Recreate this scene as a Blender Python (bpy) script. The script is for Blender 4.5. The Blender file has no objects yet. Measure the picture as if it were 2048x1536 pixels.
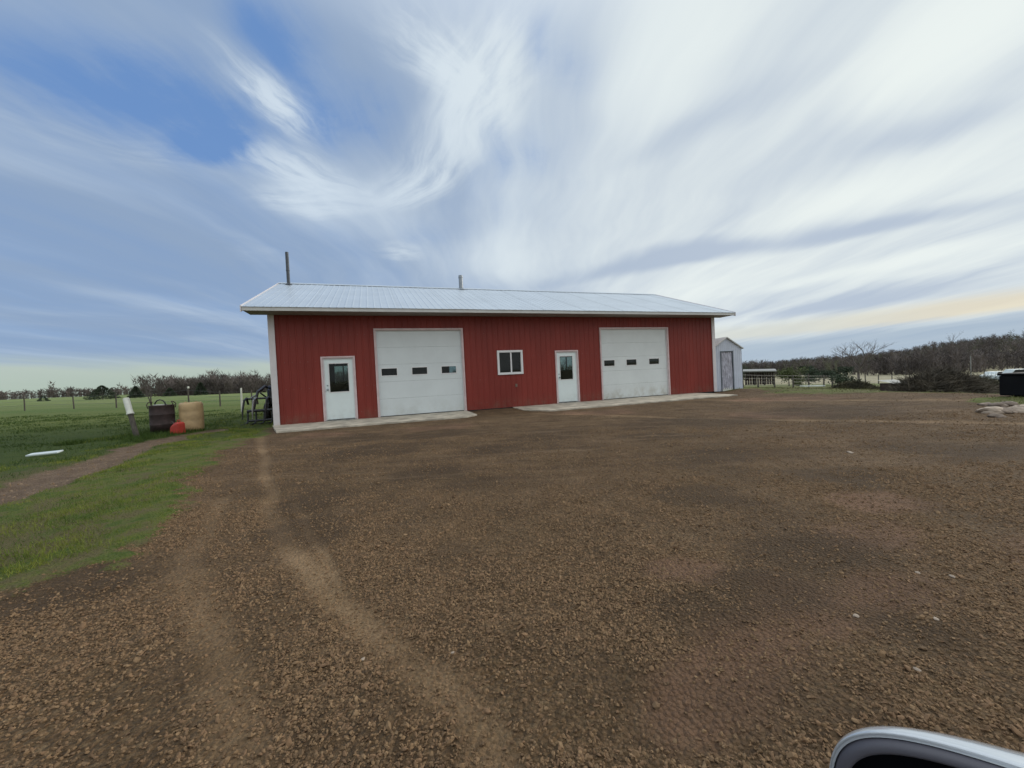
import bpy, bmesh, math, random
import numpy as np
from mathutils import Vector, Matrix
random.seed(7); rng = np.random.default_rng(7)
S = bpy.context.scene
COL = S.collection
R = math.radians

# ------------------------------------------------------------------ camera
FL, PITCH, ROLL, EYE = 769.6/2048, 0.0175, 0.0499, 1.19
cam = bpy.data.cameras.new('camera'); camo = bpy.data.objects.new('camera', cam); COL.objects.link(camo)
cam.sensor_fit = 'HORIZONTAL'; cam.sensor_width = 36; cam.lens = 36*FL
cam.clip_start = 0.02; cam.clip_end = 6000
camo.matrix_world = Matrix.Translation((0, 0, EYE)) @ Matrix.Rotation(R(90)-PITCH, 4, 'X') @ Matrix.Rotation(-ROLL, 4, 'Z')
S.camera = camo

# ------------------------------------------------------------------ sky, sun, exposure
SUN_AZ, SUN_EL = R(64), R(24)
def ray(px, py):
    X2 = (px-1024)/769.6; Y2 = -(py-768)/769.6
    cr, sr = math.cos(ROLL), math.sin(ROLL)
    x = cr*X2+sr*Y2; Y = -sr*X2+cr*Y2
    c, s = math.cos(PITCH), math.sin(PITCH)
    v = Vector((x, c+s*Y, -s+c*Y)); return v.normalized()
world = bpy.data.worlds.new('World'); S.world = world; world.use_nodes = True
wt = world.node_tree; wt.nodes.clear()
class NT:
    def __init__(s, t): s.t = t; s.n = t.nodes
    def new(s, typ, **kw):
        n = s.n.new(typ)
        for k, v in kw.items(): setattr(n, k, v)
        return n
    def put(s, sock, v):
        if isinstance(v, bpy.types.NodeSocket): s.t.links.new(v, sock)
        elif v is not None: sock.default_value = v
    def math(s, op, a, b=None, c=None, clamp=False):
        n = s.new('ShaderNodeMath', operation=op, use_clamp=clamp)
        for i, v in enumerate((a, b, c)):
            if v is not None: s.put(n.inputs[i], v)
        return n.outputs[0]
    def vmath(s, op, a, b=None):
        n = s.new('ShaderNodeVectorMath', operation=op)
        s.put(n.inputs[0], a)
        if b is not None: s.put(n.inputs[1], b)
        return n.outputs['Value'] if op in ('LENGTH', 'DOT_PRODUCT') else n.outputs[0]
    def mapr(s, v, a, b, c=0., d=1., smooth=True):
        n = s.new('ShaderNodeMapRange', interpolation_type='SMOOTHSTEP' if smooth else 'LINEAR')
        for i, q in enumerate((v, a, b, c, d)): s.put(n.inputs[i], q)
        return n.outputs[0]
    def mix(s, f, a, b, mode='MIX'):
        n = s.new('ShaderNodeMix', data_type='RGBA', blend_type=mode)
        s.put(n.inputs[0], f)
        for i, q in ((6, a), (7, b)):
            s.put(n.inputs[i], (*q, 1) if isinstance(q, tuple) and len(q) == 3 else q)
        return n.outputs[2]
    def noise(s, vec, scale, detail=4, rough=.5, dist=0., col=False):
        n = s.new('ShaderNodeTexNoise')
        if vec is not None: s.put(n.inputs['Vector'], vec)
        n.inputs['Scale'].default_value = scale; n.inputs['Detail'].default_value = detail
        n.inputs['Roughness'].default_value = rough; n.inputs['Distortion'].default_value = dist
        return n.outputs[1 if col else 0]
    def mapping(s, vec, loc=(0, 0, 0), rot=(0, 0, 0), scl=(1, 1, 1), typ='POINT'):
        n = s.new('ShaderNodeMapping', vector_type=typ)
        s.put(n.inputs[0], vec); n.inputs[1].default_value = loc; n.inputs[2].default_value = rot; n.inputs[3].default_value = scl
        return n.outputs[0]
W = NT(wt)
tc = W.new('ShaderNodeTexCoord')
sky = W.new('ShaderNodeTexSky', sky_type='NISHITA'); sky.sun_disc = False
sky.sun_elevation = SUN_EL; sky.sun_rotation = SUN_AZ; sky.air_density = 1.0; sky.dust_density = 1.0; sky.ozone_density = 2.0
sep = W.new('ShaderNodeSeparateXYZ'); W.put(sep.inputs[0], tc.outputs['Generated'])
dx, dy, dz = sep.outputs
H0 = 0.10
h = W.math('ADD', W.math('MAXIMUM', dz, 0.), H0)
comb = W.new('ShaderNodeCombineXYZ'); W.put(comb.inputs[0], W.math('DIVIDE', dx, h)); W.put(comb.inputs[1], W.math('DIVIDE', dy, h))
P0 = comb.outputs[0]                                                   # where the ray meets the cloud layer
warp = W.vmath('SUBTRACT', W.noise(P0, .7, 3, .55, col=True), (.5, .5, .5))
def scaled(v, k):
    n = W.new('ShaderNodeVectorMath', operation='SCALE'); W.put(n.inputs[0], v); n.inputs[3].default_value = k; return n.outputs[0]
P1 = W.vmath('ADD', P0, scaled(warp, .58))
warpf = W.vmath('SUBTRACT', W.noise(P0, 2.4, 5, .55, col=True), (.5, .5, .5))
P2 = W.vmath('ADD', P1, scaled(warpf, .15))
def plane(px, py):
    v = ray(px, py); k = max(v.z, 0)+H0; return Vector((v.x/k, v.y/k))
def blob(a, b, wpx, soft=1.0, coord=None, fibre=0.):
    """soft elongated patch of the cloud layer between two directions"""
    A, B = plane(*a), plane(*b); m = (A+B)/2; d = B-A; L = d.length/2
    mid = ((a[0]+b[0])/2, (a[1]+b[1])/2); dd = Vector((b[0]-a[0], b[1]-a[1])).normalized()
    q1 = plane(mid[0]-dd.y*wpx, mid[1]+dd.x*wpx); q2 = plane(mid[0]+dd.y*wpx, mid[1]-dd.x*wpx)
    nrm = Vector((-d.y, d.x)).normalized(); wd = abs((q1-q2).dot(nrm))/2
    v = W.mapping(coord or P1, (m.x, m.y, 0), (0, 0, math.atan2(d.y, d.x)), (L*1.35, wd*1.35, 1), 'TEXTURE')
    o = W.mapr(W.vmath('LENGTH', v), 0.02, 1.0*soft, 1., 0.)
    if fibre:
        fb = W.noise(W.mapping(v, (fibre, 0, 0), (0, 0, 0), (.9, 2.2, 1)), 1.6, 7, .6)
        o = W.math('MULTIPLY', o, W.mapr(fb, .30, .66, .35, 1.1))
    return o
def total(lst):
    o = lst[0]
    for q in lst[1:]: o = W.math('ADD', o, q)
    return o
AX = R(-9)                                                             # streets of cirrus run away from us, a little left
def streak(scale, sx, sy, det, rough, off=0., coord=None):
    v = W.mapping(coord or P1, (off, off*1.7, 0), (0, 0, -AX), (sx, sy, 1))
    return W.noise(v, scale, det, rough)
s1 = streak(1.0, 1.5, .28, 6, .58)
s2 = streak(1.0, 4.6, .62, 6, .62, 3.1)
s3 = streak(1.0, 11., 1.6, 5, .6, 7.7)
fine = W.noise(P2, 5.0, 6, .65)
st = W.math('ADD', W.math('MULTIPLY', s1, .60), W.math('ADD', W.math('MULTIPLY', s2, .28), W.math('ADD', W.math('MULTIPLY', s3, .09), W.math('MULTIPLY', fine, .08))))   # ~0.55 mean
# gaps of clear blue sky
gaps = total([W.math('MULTIPLY', blob((20, 10), (330, 260), 150, coord=P2), .75), blob((240, 60), (520, 330), 95), blob((420, 10), (640, 120), 95),
              blob((560, 120), (730, 300), 85), blob((330, 300), (470, 240), 60),
              W.math('MULTIPLY', blob((950, 330), (1130, 260), 70), .42), W.math('MULTIPLY', blob((1010, 20), (1200, 160), 70), .45),
              W.math('MULTIPLY', blob((770, 470), (900, 460), 40), .25)])
gaps = W.math('MULTIPLY', gaps, W.mapr(W.math('ADD', W.math('MULTIPLY', s2, .6), W.math('MULTIPLY', fine, .4)), .36, .62, 1.05, .45))
# bright wisps
wisp = total([blob((370, 60), (640, 275), 48, coord=P2, fibre=1.), W.math('MULTIPLY', blob((430, 245), (710, 380), 46, coord=P2, fibre=2.), .75),
              W.math('MULTIPLY', blob((1070, 20), (880, 300), 120, coord=P1, fibre=3.), .8), W.math('MULTIPLY', blob((930, 230), (750, 410), 75, coord=P1, fibre=4.), .85),
              W.math('MULTIPLY', blob((690, 10), (970, 220), 75, coord=P2, fibre=5.), .7), W.math('MULTIPLY', blob((480, 385), (740, 405), 46, coord=P2, fibre=6.), .6),
              W.math('MULTIPLY', blob((725, 502), (845, 508), 20, coord=P2, fibre=7.), .45), W.math('MULTIPLY', blob((920, 565), (1130, 480), 70), .45),
              W.math('MULTIPLY', blob((1200, 150), (1500, 60), 170), .35), W.math('MULTIPLY', blob((-60, 640), (560, 650), 26, coord=P2, fibre=8.), .28),
              W.math('MULTIPLY', blob((420, 330), (860, 470), 95, coord=P2), .42), W.math('MULTIPLY', blob((-100, 180), (500, 330), 60, coord=P2, fibre=9.), .30), W.math('MULTIPLY', blob((250, 470), (560, 520), 40, coord=P2, fibre=10.), .2)])
right = W.mapr(W.math('ADD', W.math('MULTIPLY', dx, .92), W.math('MULTIPLY', dy, .10)), -.35, .62)      # towards the veiled sun
cov = W.math('ADD', W.math('MULTIPLY', W.math('SUBTRACT', st, .525), 1.75), W.math('ADD', .62, W.math('MULTIPLY', right, .5)))
cov = W.math('SUBTRACT', cov, W.math('MULTIPLY', gaps, 1.12))
cov = W.math('ADD', cov, W.math('MULTIPLY', wisp, .55))
cov = W.mapr(cov, -.35, 1.05, 0.04, .985)
EXPO = .40; SK = 10./2**EXPO
def C(r, g, b): return (r*SK, g*SK, b*SK, 1)
# grey veil and white cloud; thick bands grey, thin ones lit
lit = W.math('ADD', W.math('MULTIPLY', W.math('SUBTRACT', W.math('ADD', W.math('MULTIPLY', streak(1.0, 2.0, .36, 5, .55, 12.3), .86), W.math('MULTIPLY', streak(1.0, 7.0, .8, 5, .6, 5.3), .14)), .5), W.math('ADD', 1.5, W.math('MULTIPLY', right, .25))), W.math('ADD', .22, W.math('MULTIPLY', right, .47)))
lit = W.math('ADD', lit, W.math('MULTIPLY', wisp, .75))
grey = total([W.math('MULTIPLY', blob((1250, 330), (1700, 90), 40), .35), W.math('MULTIPLY', blob((-200, 480), (420, 600), 24), .5), blob((-200, 330), (470, 560), 80), W.math('MULTIPLY', blob((60, 640), (480, 660), 26), .6), W.math('MULTIPLY', blob((1080, 570), (2048, 400), 24), .85),
              W.math('MULTIPLY', blob((1480, 640), (2100, 545), 26), .95), W.math('MULTIPLY', blob((1180, 548), (1500, 480), 22), .6),
              W.math('MULTIPLY', blob((1500, 500), (2100, 380), 22), .5), W.math('MULTIPLY', blob((1700, 300), (2100, 200), 28), .5)])
glow = total([W.math('MULTIPLY', blob((1700, 170), (2150, 20), 120), .9), W.math('MULTIPLY', blob((1500, 440), (2100, 260), 50), .45),
              W.math('MULTIPLY', blob((1500, 590), (2100, 470), 16), .45)])
lit = W.math('SUBTRACT', lit, W.math('MULTIPLY', grey, .62))
lit = W.mapr(W.math('ADD', lit, W.math('MULTIPLY', glow, .8)), 0., 1.15)
veil = W.mix(right, C(.285, .385, .545), C(.48, .56, .67))
white = W.mix(right, C(.62, .72, .82), C(.84, .90, .88))
cloud = W.mix(lit, veil, white)
blue = W.mix(.75, sky.outputs[0], C(.150, .305, .64))
allsky = W.mix(cov, blue, cloud)
# clear strips above the horizon: pale green-grey in the west, warm under the cloud edge to the right
azr = W.math('DIVIDE', dx, W.math('MAXIMUM', dy, .05))
lowL = W.math('MULTIPLY', W.mapr(W.math('ADD', dz, W.math('MULTIPLY', W.math('SUBTRACT', s1, .5), .05)), .085, .045, 0., 1.), W.mapr(azr, -.2, -.62, 0., 1.))
allsky = W.mix(W.math('MULTIPLY', lowL, .9), allsky, W.mix(W.mapr(dz, .0, .07), C(.44, .53, .44), C(.50, .58, .51)))
e = W.math('SUBTRACT', dz, W.math('MULTIPLY', W.math('SUBTRACT', azr, .6), .012))
e = W.math('ADD', e, W.math('MULTIPLY', W.math('SUBTRACT', s2, .5), .018))
band = W.math('MULTIPLY', W.mapr(e, .050, .064), W.mapr(e, .100, .074)); band = W.math('MULTIPLY', band, W.mapr(azr, .28, .62))
below = W.math('MULTIPLY', W.mapr(e, .066, .040), W.mapr(azr, .2, .5))
allsky = W.mix(W.math('MULTIPLY', band, .75), allsky, W.mix(W.mapr(azr, .6, 1.3), C(.66, .68, .62), C(.80, .71, .52)))
allsky = W.mix(W.math('MULTIPLY', below, .8), allsky, C(.36, .46, .58))
behind = W.math('MAXIMUM', W.mapr(dy, .15, -.45), W.mapr(dz, .62, .92))      # thinner, brighter cloud overhead and behind us
dome = W.mix(W.mapr(dz, -.05, .85), C(.44, .48, .50), C(1.12, 1.20, 1.26))      # overcast: brightest overhead, dimmer to the horizon
dome = W.mix(lit, dome, W.mix(.6, dome, C(1.15, 1.18, 1.18)))
allsky = W.mix(behind, allsky, dome)
bg = W.new('ShaderNodeBackground'); W.put(bg.inputs[0], allsky); bg.inputs[1].default_value = .1
wo = W.new('ShaderNodeOutputWorld'); wt.links.new(bg.outputs[0], wo.inputs[0])

sun = bpy.data.lights.new('sun', 'SUN'); suno = bpy.data.objects.new('sun', sun); COL.objects.link(suno)
sun.energy = 1.1; sun.angle = R(25); sun.color = (1, .93, .83)
sd = Vector((math.sin(SUN_AZ)*math.cos(SUN_EL), math.cos(SUN_AZ)*math.cos(SUN_EL), math.sin(SUN_EL)))
suno.rotation_euler = sd.to_track_quat('Z', 'Y').to_euler()
S.view_settings.view_transform = 'Standard'; S.view_settings.look = 'None'
S.view_settings.exposure = EXPO; S.view_settings.gamma = 1; S.view_settings.use_curve_mapping = False
S.cycles.max_bounces = 6; S.cycles.transparent_max_bounces = 12

# ------------------------------------------------------------------ object helpers
def tag(o, label=None, cat=None, group=None, kind=None):
    for k, v in (('label', label), ('category', cat), ('group', group), ('kind', kind)):
        if v: o[k] = v
    return o
def empty(name, loc=(0, 0, 0), rz=0., label=None, cat=None, group=None):
    o = bpy.data.objects.new(name, None); COL.objects.link(o); o.location = loc; o.rotation_euler = (0, 0, rz)
    o.empty_display_size = .2
    return tag(o, label, cat, group)
class MB:
    def __init__(s): s.v = []; s.f = []; s.m = []; s.mi = 0
    def add(s, vs, fs):
        o = len(s.v); s.v += [tuple(q) for q in vs]; s.f += [tuple(i+o for i in f) for f in fs]; s.m += [s.mi]*len(fs); return s
    def box(s, a, b):
        x0, y0, z0 = a; x1, y1, z1 = b
        return s.add([(x0,y0,z0),(x1,y0,z0),(x1,y1,z0),(x0,y1,z0),(x0,y0,z1),(x1,y0,z1),(x1,y1,z1),(x0,y1,z1)],
                     [(0,3,2,1),(4,5,6,7),(0,1,5,4),(1,2,6,5),(2,3,7,6),(3,0,4,7)])
    def beam(s, p, q, w, t, up=(0, 0, 1)):
        """rectangular bar from p to q, w across, t along up"""
        p, q = Vector(p), Vector(q); d = (q-p).normalized(); u = Vector(up); a = d.cross(u)
        if a.length < 1e-4: a = d.cross(Vector((1, 0, 0)))
        a.normalize(); b = a.cross(d).normalized(); a *= w/2; b *= t/2
        return s.add([p-a-b, p+a-b, p+a+b, p-a+b, q-a-b, q+a-b, q+a+b, q-a+b],
                     [(0,1,2,3),(7,6,5,4),(4,5,1,0),(5,6,2,1),(6,7,3,2),(7,4,0,3)])
    def tube(s, pts, rad, n=8, cap=True):
        pts = [Vector(p) for p in pts]; o = len(s.v); m = len(pts)
        if not hasattr(rad, '__len__'): rad = [rad]*m
        prev = None
        for i, p in enumerate(pts):
            d = (pts[min(i+1, m-1)]-pts[max(i-1, 0)]).normalized()
            a = prev if prev is not None else (Vector((0, 0, 1)) if abs(d.z) < .9 else Vector((1, 0, 0)))
            a = (a-d*a.dot(d)).normalized(); prev = a; b = d.cross(a)
            for k in range(n):
                t = 2*math.pi*k/n; s.v.append(tuple(p+(a*math.cos(t)+b*math.sin(t))*rad[i]))
        for i in range(m-1):
            for k in range(n):
                k2 = (k+1) % n; s.f.append((o+i*n+k, o+i*n+k2, o+(i+1)*n+k2, o+(i+1)*n+k)); s.m.append(s.mi)
        if cap:
            s.f.append(tuple(o+k for k in range(n))[::-1]); s.f.append(tuple(o+(m-1)*n+k for k in range(n))); s.m += [s.mi]*2
        return s
    def lathe(s, prof, n=24, c=(0, 0, 0)):
        o = len(s.v); m = len(prof)
        for r, z in prof:
            for k in range(n):
                t = 2*math.pi*k/n; s.v.append((c[0]+r*math.cos(t), c[1]+r*math.sin(t), c[2]+z))
        for i in range(m-1):
            for k in range(n):
                k2 = (k+1) % n; s.f.append((o+i*n+k, o+i*n+k2, o+(i+1)*n+k2, o+(i+1)*n+k)); s.m.append(s.mi)
        return s
    def build(s, name, mats, parent=None, smooth=False, bevel=0., subd=0):
        me = bpy.data.meshes.new(name); me.from_pydata(s.v, [], s.f)
        for q in (mats if isinstance(mats, (list, tuple)) else [mats]): me.materials.append(q)
        if any(s.m): me.polygons.foreach_set('material_index', s.m)
        if smooth: me.polygons.foreach_set('use_smooth', [True]*len(s.f))
        me.update()
        o = bpy.data.objects.new(name, me); COL.objects.link(o)
        if parent: o.parent = parent
        if bevel:
            b = o.modifiers.new('bevel', 'BEVEL'); b.width = bevel; b.segments = 2; b.limit_method = 'ANGLE'
        if subd:
            b = o.modifiers.new('subd', 'SUBSURF'); b.levels = subd; b.render_levels = subd
        return o
def npmesh(name, V, F, mat, parent=None, smooth=False, kind=None):
    V = np.asarray(V, np.float32); F = np.asarray(F, np.int32); k = F.shape[1]
    me = bpy.data.meshes.new(name); me.vertices.add(len(V)); me.vertices.foreach_set('co', V.ravel())
    me.loops.add(F.size); me.loops.foreach_set('vertex_index', F.ravel())
    me.polygons.add(len(F)); me.polygons.foreach_set('loop_start', np.arange(0, F.size, k, dtype=np.int32))
    if smooth: me.polygons.foreach_set('use_smooth', np.ones(len(F), bool))
    me.materials.append(mat); me.update(calc_edges=True)
    o = bpy.data.objects.new(name, me); COL.objects.link(o)
    if parent: o.parent = parent
    if kind: o['kind'] = kind
    return o

# ------------------------------------------------------------------ materials
def mat(name, col, rough=.6, metal=0., var=0., vscale=3., bump=0., bscale=40., spec=.5, stretch=None, dirt=None, coat=0.):
    m = bpy.data.materials.new(name); m.use_nodes = True; t = NT(m.node_tree)
    p = t.n['Principled BSDF']; p.inputs['Roughness'].default_value = rough; p.inputs['Metallic'].default_value = metal
    p.inputs['Specular IOR Level'].default_value = spec; p.inputs['Coat Weight'].default_value = coat
    tcd = t.new('ShaderNodeTexCoord').outputs['Object']
    v = t.mapping(tcd, scl=stretch) if stretch else tcd
    c = (*col, 1)
    if var:
        n = t.noise(v, vscale, 5, .6)
        f = t.mapr(n, .3, .7)
        c = t.mix(f, tuple(q*(1-var) for q in col), tuple(min(1, q*(1+var)) for q in col))
    if dirt:                                                       # (colour, height it fades out at, amount): grime splashed up from the ground
        dc, hz, am = dirt
        z = t.new('ShaderNodeSeparateXYZ'); t.put(z.inputs[0], tcd)
        n = t.noise(t.mapping(tcd, scl=(1, 1, .8)), 3., 6, .7)
        f = t.math('MULTIPLY', t.mapr(z.outputs[2], hz, 0.), t.mapr(n, .35, .75)); f = t.math('MULTIPLY', f, am)
        c = t.mix(f, c, dc)
    t.put(p.inputs['Base Color'], c)
    if bump:
        b = t.new('ShaderNodeBump'); b.inputs['Strength'].default_value = 1.; b.inputs['Distance'].default_value = bump
        t.put(b.inputs['Height'], t.noise(v, bscale, 4, .6)); t.put(p.inputs['Normal'], b.outputs[0])
    return m
M = {}
M['red'] = mat('red_steel', (.215, .032, .023), .48, var=.10, vscale=1.3, stretch=(1, 1, .3), dirt=((.16, .10, .07), .5, .55), bump=.002, bscale=2.5, spec=.3)
M['white_trim'] = mat('white_trim', (.66, .62, .63), .45, var=.05, vscale=4, dirt=((.35, .3, .24), .35, .5))
M['pink_trim'] = mat('faded_trim', (.60, .47, .47), .5, var=.10, vscale=5, dirt=((.4, .33, .28), .3, .6))
M['roof'] = mat('galvanised_roof', (.52, .58, .64), .40, metal=.45, var=.05, vscale=.8, bump=.002, bscale=3)
M['fascia'] = mat('fascia_white', (.56, .56, .54), .5, var=.06)
M['soffit'] = mat('soffit', (.25, .24, .22), .6)
M['door_white'] = mat('door_white', (.72, .80, .80), .4, var=.03, vscale=2, dirt=((.42, .40, .34), .5, .5))
M['garage'] = mat('garage_panel', (.66, .71, .72), .45, var=.035, vscale=1.2, bump=.0015, bscale=30, dirt=((.40, .40, .34), .7, .4))
M['garage_stained'] = mat('garage_panel_stained', (.66, .70, .70), .45, var=.04, vscale=1.2, bump=.0015, bscale=30, dirt=((.36, .33, .25), .75, .8))
M['sash'] = mat('vinyl_white', (.74, .74, .74), .35)
M['black'] = mat('black_plastic', (.012, .013, .015), .45)
M['dark'] = mat('dark_interior', (.05, .05, .05), .8, var=.3)
M['galv'] = mat('galvanised_pipe', (.30, .33, .36), .35, metal=.7, var=.15, vscale=6)
M['pipe_dark'] = mat('sooted_pipe', (.08, .09, .105), .5, metal=.4, var=.3, vscale=5)
M['concrete'] = mat('concrete', (.42, .375, .30), .85, var=.32, vscale=2.2, bump=.004, bscale=25)
M['floor'] = mat('inside_floor', (.15, .15, .14), .7, var=.2)
M['rust'] = mat('rusted_steel', (.050, .032, .030), .8, var=.35, vscale=6, bump=.003, bscale=30)
M['tan'] = mat('tan_barrel', (.44, .31, .16), .6, var=.16, vscale=4, bump=.002, bscale=15, dirt=((.3, .17, .09), .35, .5))
M['redplastic'] = mat('red_plastic', (.42, .035, .02), .45, var=.15, vscale=8)
M['oldwood'] = mat('old_wood', (.075, .065, .052), .85, var=.4, vscale=3, stretch=(6, 6, .6), bump=.006, bscale=20)
M['pvc'] = mat('white_pvc', (.66, .67, .60), .4, var=.08, vscale=10)
M['steel'] = mat('dark_steel', (.035, .037, .04), .5, metal=.3, var=.3, vscale=8)
M['wire'] = mat('wire', (.12, .12, .12), .5, metal=.5)
M['bluepaint'] = mat('blue_paint', (.012, .022, .055), .4, var=.2)
M['worn'] = mat('worn_steel', (.26, .26, .25), .4, metal=.5, var=.3, vscale=9)
M['tyre'] = mat('tyre', (.018, .018, .018), .85, bump=.004, bscale=40)
M['shed'] = mat('shed_panel', (.58, .62, .71), .5, var=.05, vscale=3, dirt=((.3, .3, .27), .25, .5))
M['sheddark'] = mat('shed_frame', (.11, .13, .15), .5)
M['sheet'] = mat('plastic_sheet', (.46, .46, .53), .25, var=.32, vscale=4.5, stretch=(2, 2, .7), bump=.05, bscale=6)
M['tin'] = mat('pale_tin', (.40, .40, .37), .5, var=.2)
M['sheetboard'] = mat('white_board', (.60, .66, .66), .4, var=.1)
M['rock'] = mat('field_stone', (.20, .155, .12), .85, var=.35, vscale=5, bump=.02, bscale=9)
M['rockpale'] = mat('pale_field_stone', (.36, .29, .225), .85, var=.25, vscale=5, bump=.02, bscale=9)
M['bark'] = mat('bark', (.10, .085, .075), .9, var=.35, vscale=4)
M['twig'] = mat('bare_twigs', (.115, .095, .085), .9, var=.35, vscale=.4)
M['twigfar'] = mat('far_bare_wood', (.105, .088, .080), .95, var=.6, vscale=.06)
M['twigfarg'] = mat('far_budding_wood', (.105, .110, .065), .95, var=.5, vscale=.04)
M['needle'] = mat('needles', (.035, .052, .028), .9, var=.45, vscale=.9)
M['bud'] = mat('budding_leaves', (.095, .115, .045), .9, var=.35, vscale=1.2)
M['brush'] = mat('cut_brush', (.085, .072, .052), .9, var=.5, vscale=2.0)
M['weed'] = mat('dark_weeds', (.055, .05, .025), .9, var=.5, vscale=1.5)
M['carpaint'] = mat('silver_paint', (.56, .60, .64), .18, metal=.35, coat=1.0)
M['boxblack'] = mat('black_tank', (.008, .009, .011), .75, var=.2, spec=.15)
def glass_mat():
    m = bpy.data.materials.new('window_glass'); m.use_nodes = True; t = NT(m.node_tree); t.n.remove(t.n['Principled BSDF'])
    out = t.n['Material Output']; tr = t.new('ShaderNodeBsdfTransparent'); tr.inputs[0].default_value = (.62, .68, .66, 1)
    gl = t.new('ShaderNodeBsdfGlossy'); gl.inputs['Roughness'].default_value = .03; gl.inputs[0].default_value = (.9, .9, .9, 1)
    fr = t.new('ShaderNodeFresnel'); fr.inputs[0].default_value = 1.35
    mx = t.new('ShaderNodeMixShader'); t.put(mx.inputs[0], fr.outputs[0])
    m.node_tree.links.new(tr.outputs[0], mx.inputs[1]); m.node_tree.links.new(gl.outputs[0], mx.inputs[2])
    m.node_tree.links.new(mx.outputs[0], out.inputs[0]); return m
M['glass'] = glass_mat()
M['mirror'] = mat('mirror_glass', (.35, .38, .40), .02, metal=1.)

# ------------------------------------------------------------------ noise on arrays
def vnoise(x, y, seed=0):
    xi = np.floor(x).astype(np.int64); yi = np.floor(y).astype(np.int64); xf = x-xi; yf = y-yi
    def hsh(a, b):
        q = (a*374761393+b*668265263+seed*974634777) & 0xffffffff
        q = ((q ^ (q >> 13))*1274126177) & 0xffffffff; return ((q ^ (q >> 16)) & 0xffff)/65535.
    u = xf*xf*(3-2*xf); v = yf*yf*(3-2*yf)
    return (hsh(xi, yi)*(1-u)+hsh(xi+1, yi)*u)*(1-v)+(hsh(xi, yi+1)*(1-u)+hsh(xi+1, yi+1)*u)*v
def fbm(x, y, sc, octv=4, seed=0, gain=.5):
    t = 0; a = 1; tot = 0
    for i in range(octv):
        t = t+a*(vnoise(x*sc+17.3*i, y*sc-9.1*i, seed+i)-.5); tot += a; a *= gain; sc *= 2.03
    return t/tot*2                                                   # about -1 .. 1
def sdist_poly(x, y, poly):
    """signed distance, negative inside"""
    d = np.full(x.shape, 1e9); inside = np.zeros(x.shape, bool); n = len(poly)
    for i in range(n):
        ax, ay = poly[i]; bx, by = poly[(i+1) % n]; ex, ey = bx-ax, by-ay
        t = np.clip(((x-ax)*ex+(y-ay)*ey)/(ex*ex+ey*ey), 0, 1)
        d = np.minimum(d, np.hypot(x-ax-t*ex, y-ay-t*ey))
        c = ((ay > y) != (by > y)) & (x < (bx-ax)*(y-ay)/(by-ay+1e-12)+ax); inside ^= c
    return np.where(inside, -d, d)
def dist_line(x, y, pts):
    d = np.full(np.shape(x), 1e9)
    for (ax, ay), (bx, by) in zip(pts[:-1], pts[1:]):
        ex, ey = bx-ax, by-ay; t = np.clip(((x-ax)*ex+(y-ay)*ey)/(ex*ex+ey*ey), 0, 1)
        d = np.minimum(d, np.hypot(x-ax-t*ex, y-ay-t*ey))
    return d
def sstep(a, b, v):
    t = np.clip((v-a)/(b-a), 0, 1); return t*t*(3-2*t)

# ------------------------------------------------------------------ building frame of reference
YB, OX, OY = .3423, -7.769, 12.64
def loc(u, w, z=0.):
    c, s = math.cos(YB), math.sin(YB); return Vector((OX+u*c-w*s, OY+u*s+w*c, z))
LEN, RIDGE, ZR, EAVE, HW = 18.83, 4.6, 5.76, .85, 3.65
DEEP = 2*RIDGE

# ------------------------------------------------------------------ terrain
YARD = [(-40, 1.5), (-9, 1.9), (-5, 2.15), (-3.3, 2.35), (-2.85, 2.9), (-3.4, 3.8), (-4.25, 4.9), (-5.2, 6.5), (-6.1, 8.2), (-6.7, 10.0), (-7.5, 11.6),
        (-8.05, 12.5), (-7.0, 13.4), (-3, 15.0), (3, 17), (10, 19.6), (12.4, 19.2), (11.3, 17.0), (10.8, 15.4), (11.6, 14.1), (13.6, 13.3), (15.5, 13.0), (19, 13.0), (21.0, 11.8), (14.5, 10.6), (12.0, 10.1),
        (11.0, 9.4), (10.9, 8.4), (12.3, 7.6), (17, 7.2), (40, 8), (40, -40), (-40, -40)]
TRACK = [(-11, 2.4), (-8.2, 3.3), (-6.25, 4.5), (-6.75, 5.55), (-7.75, 7.2), (-8.9, 9.3), (-9.35, 10.8), (-9.2, 11.8)]
LANES = [([(-6.62, 10.1), (-2.66, 4.13), (-1.75, 2.89), (-.89, 2.01), (-.45, 1.54), (-.15, 1.21), (0, .8)], .085),
         ([(-2.31, 4.07), (-1.46, 2.79), (-.76, 1.88), (-.38, 1.42), (-.16, 1.16)], .035),
         ([(-3.3, 4.2), (-2.45, 2.82), (-1.45, 1.8), (-1.0, 1.27), (-.8, .8)], .10),
         ([(.6, 12.2), (4.5, 9.1), (8.5, 6.5), (14, 4.4)], .16), ([(5.8, 15.0), (9.5, 12.0), (13, 9.2)], .22)]
RED = [(2.3, 2.6, .35), (3.4, 2.2, .4), (-2.2, 9.8, .8), (-4.8, 9.4, .7), (1.62, 1.90, .30), (1.02, 1.62, .25), (1.0, 2.3, .22), (1.35, 1.72, .25), (.75, 1.45, .22), (1.9, 1.95, .3), (6, 9.2, .9), (2.5, 11.5, 1.0), (9, 13, 1.2), (.55, 1.3, .15), (3, 3.2, .35)]
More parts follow.
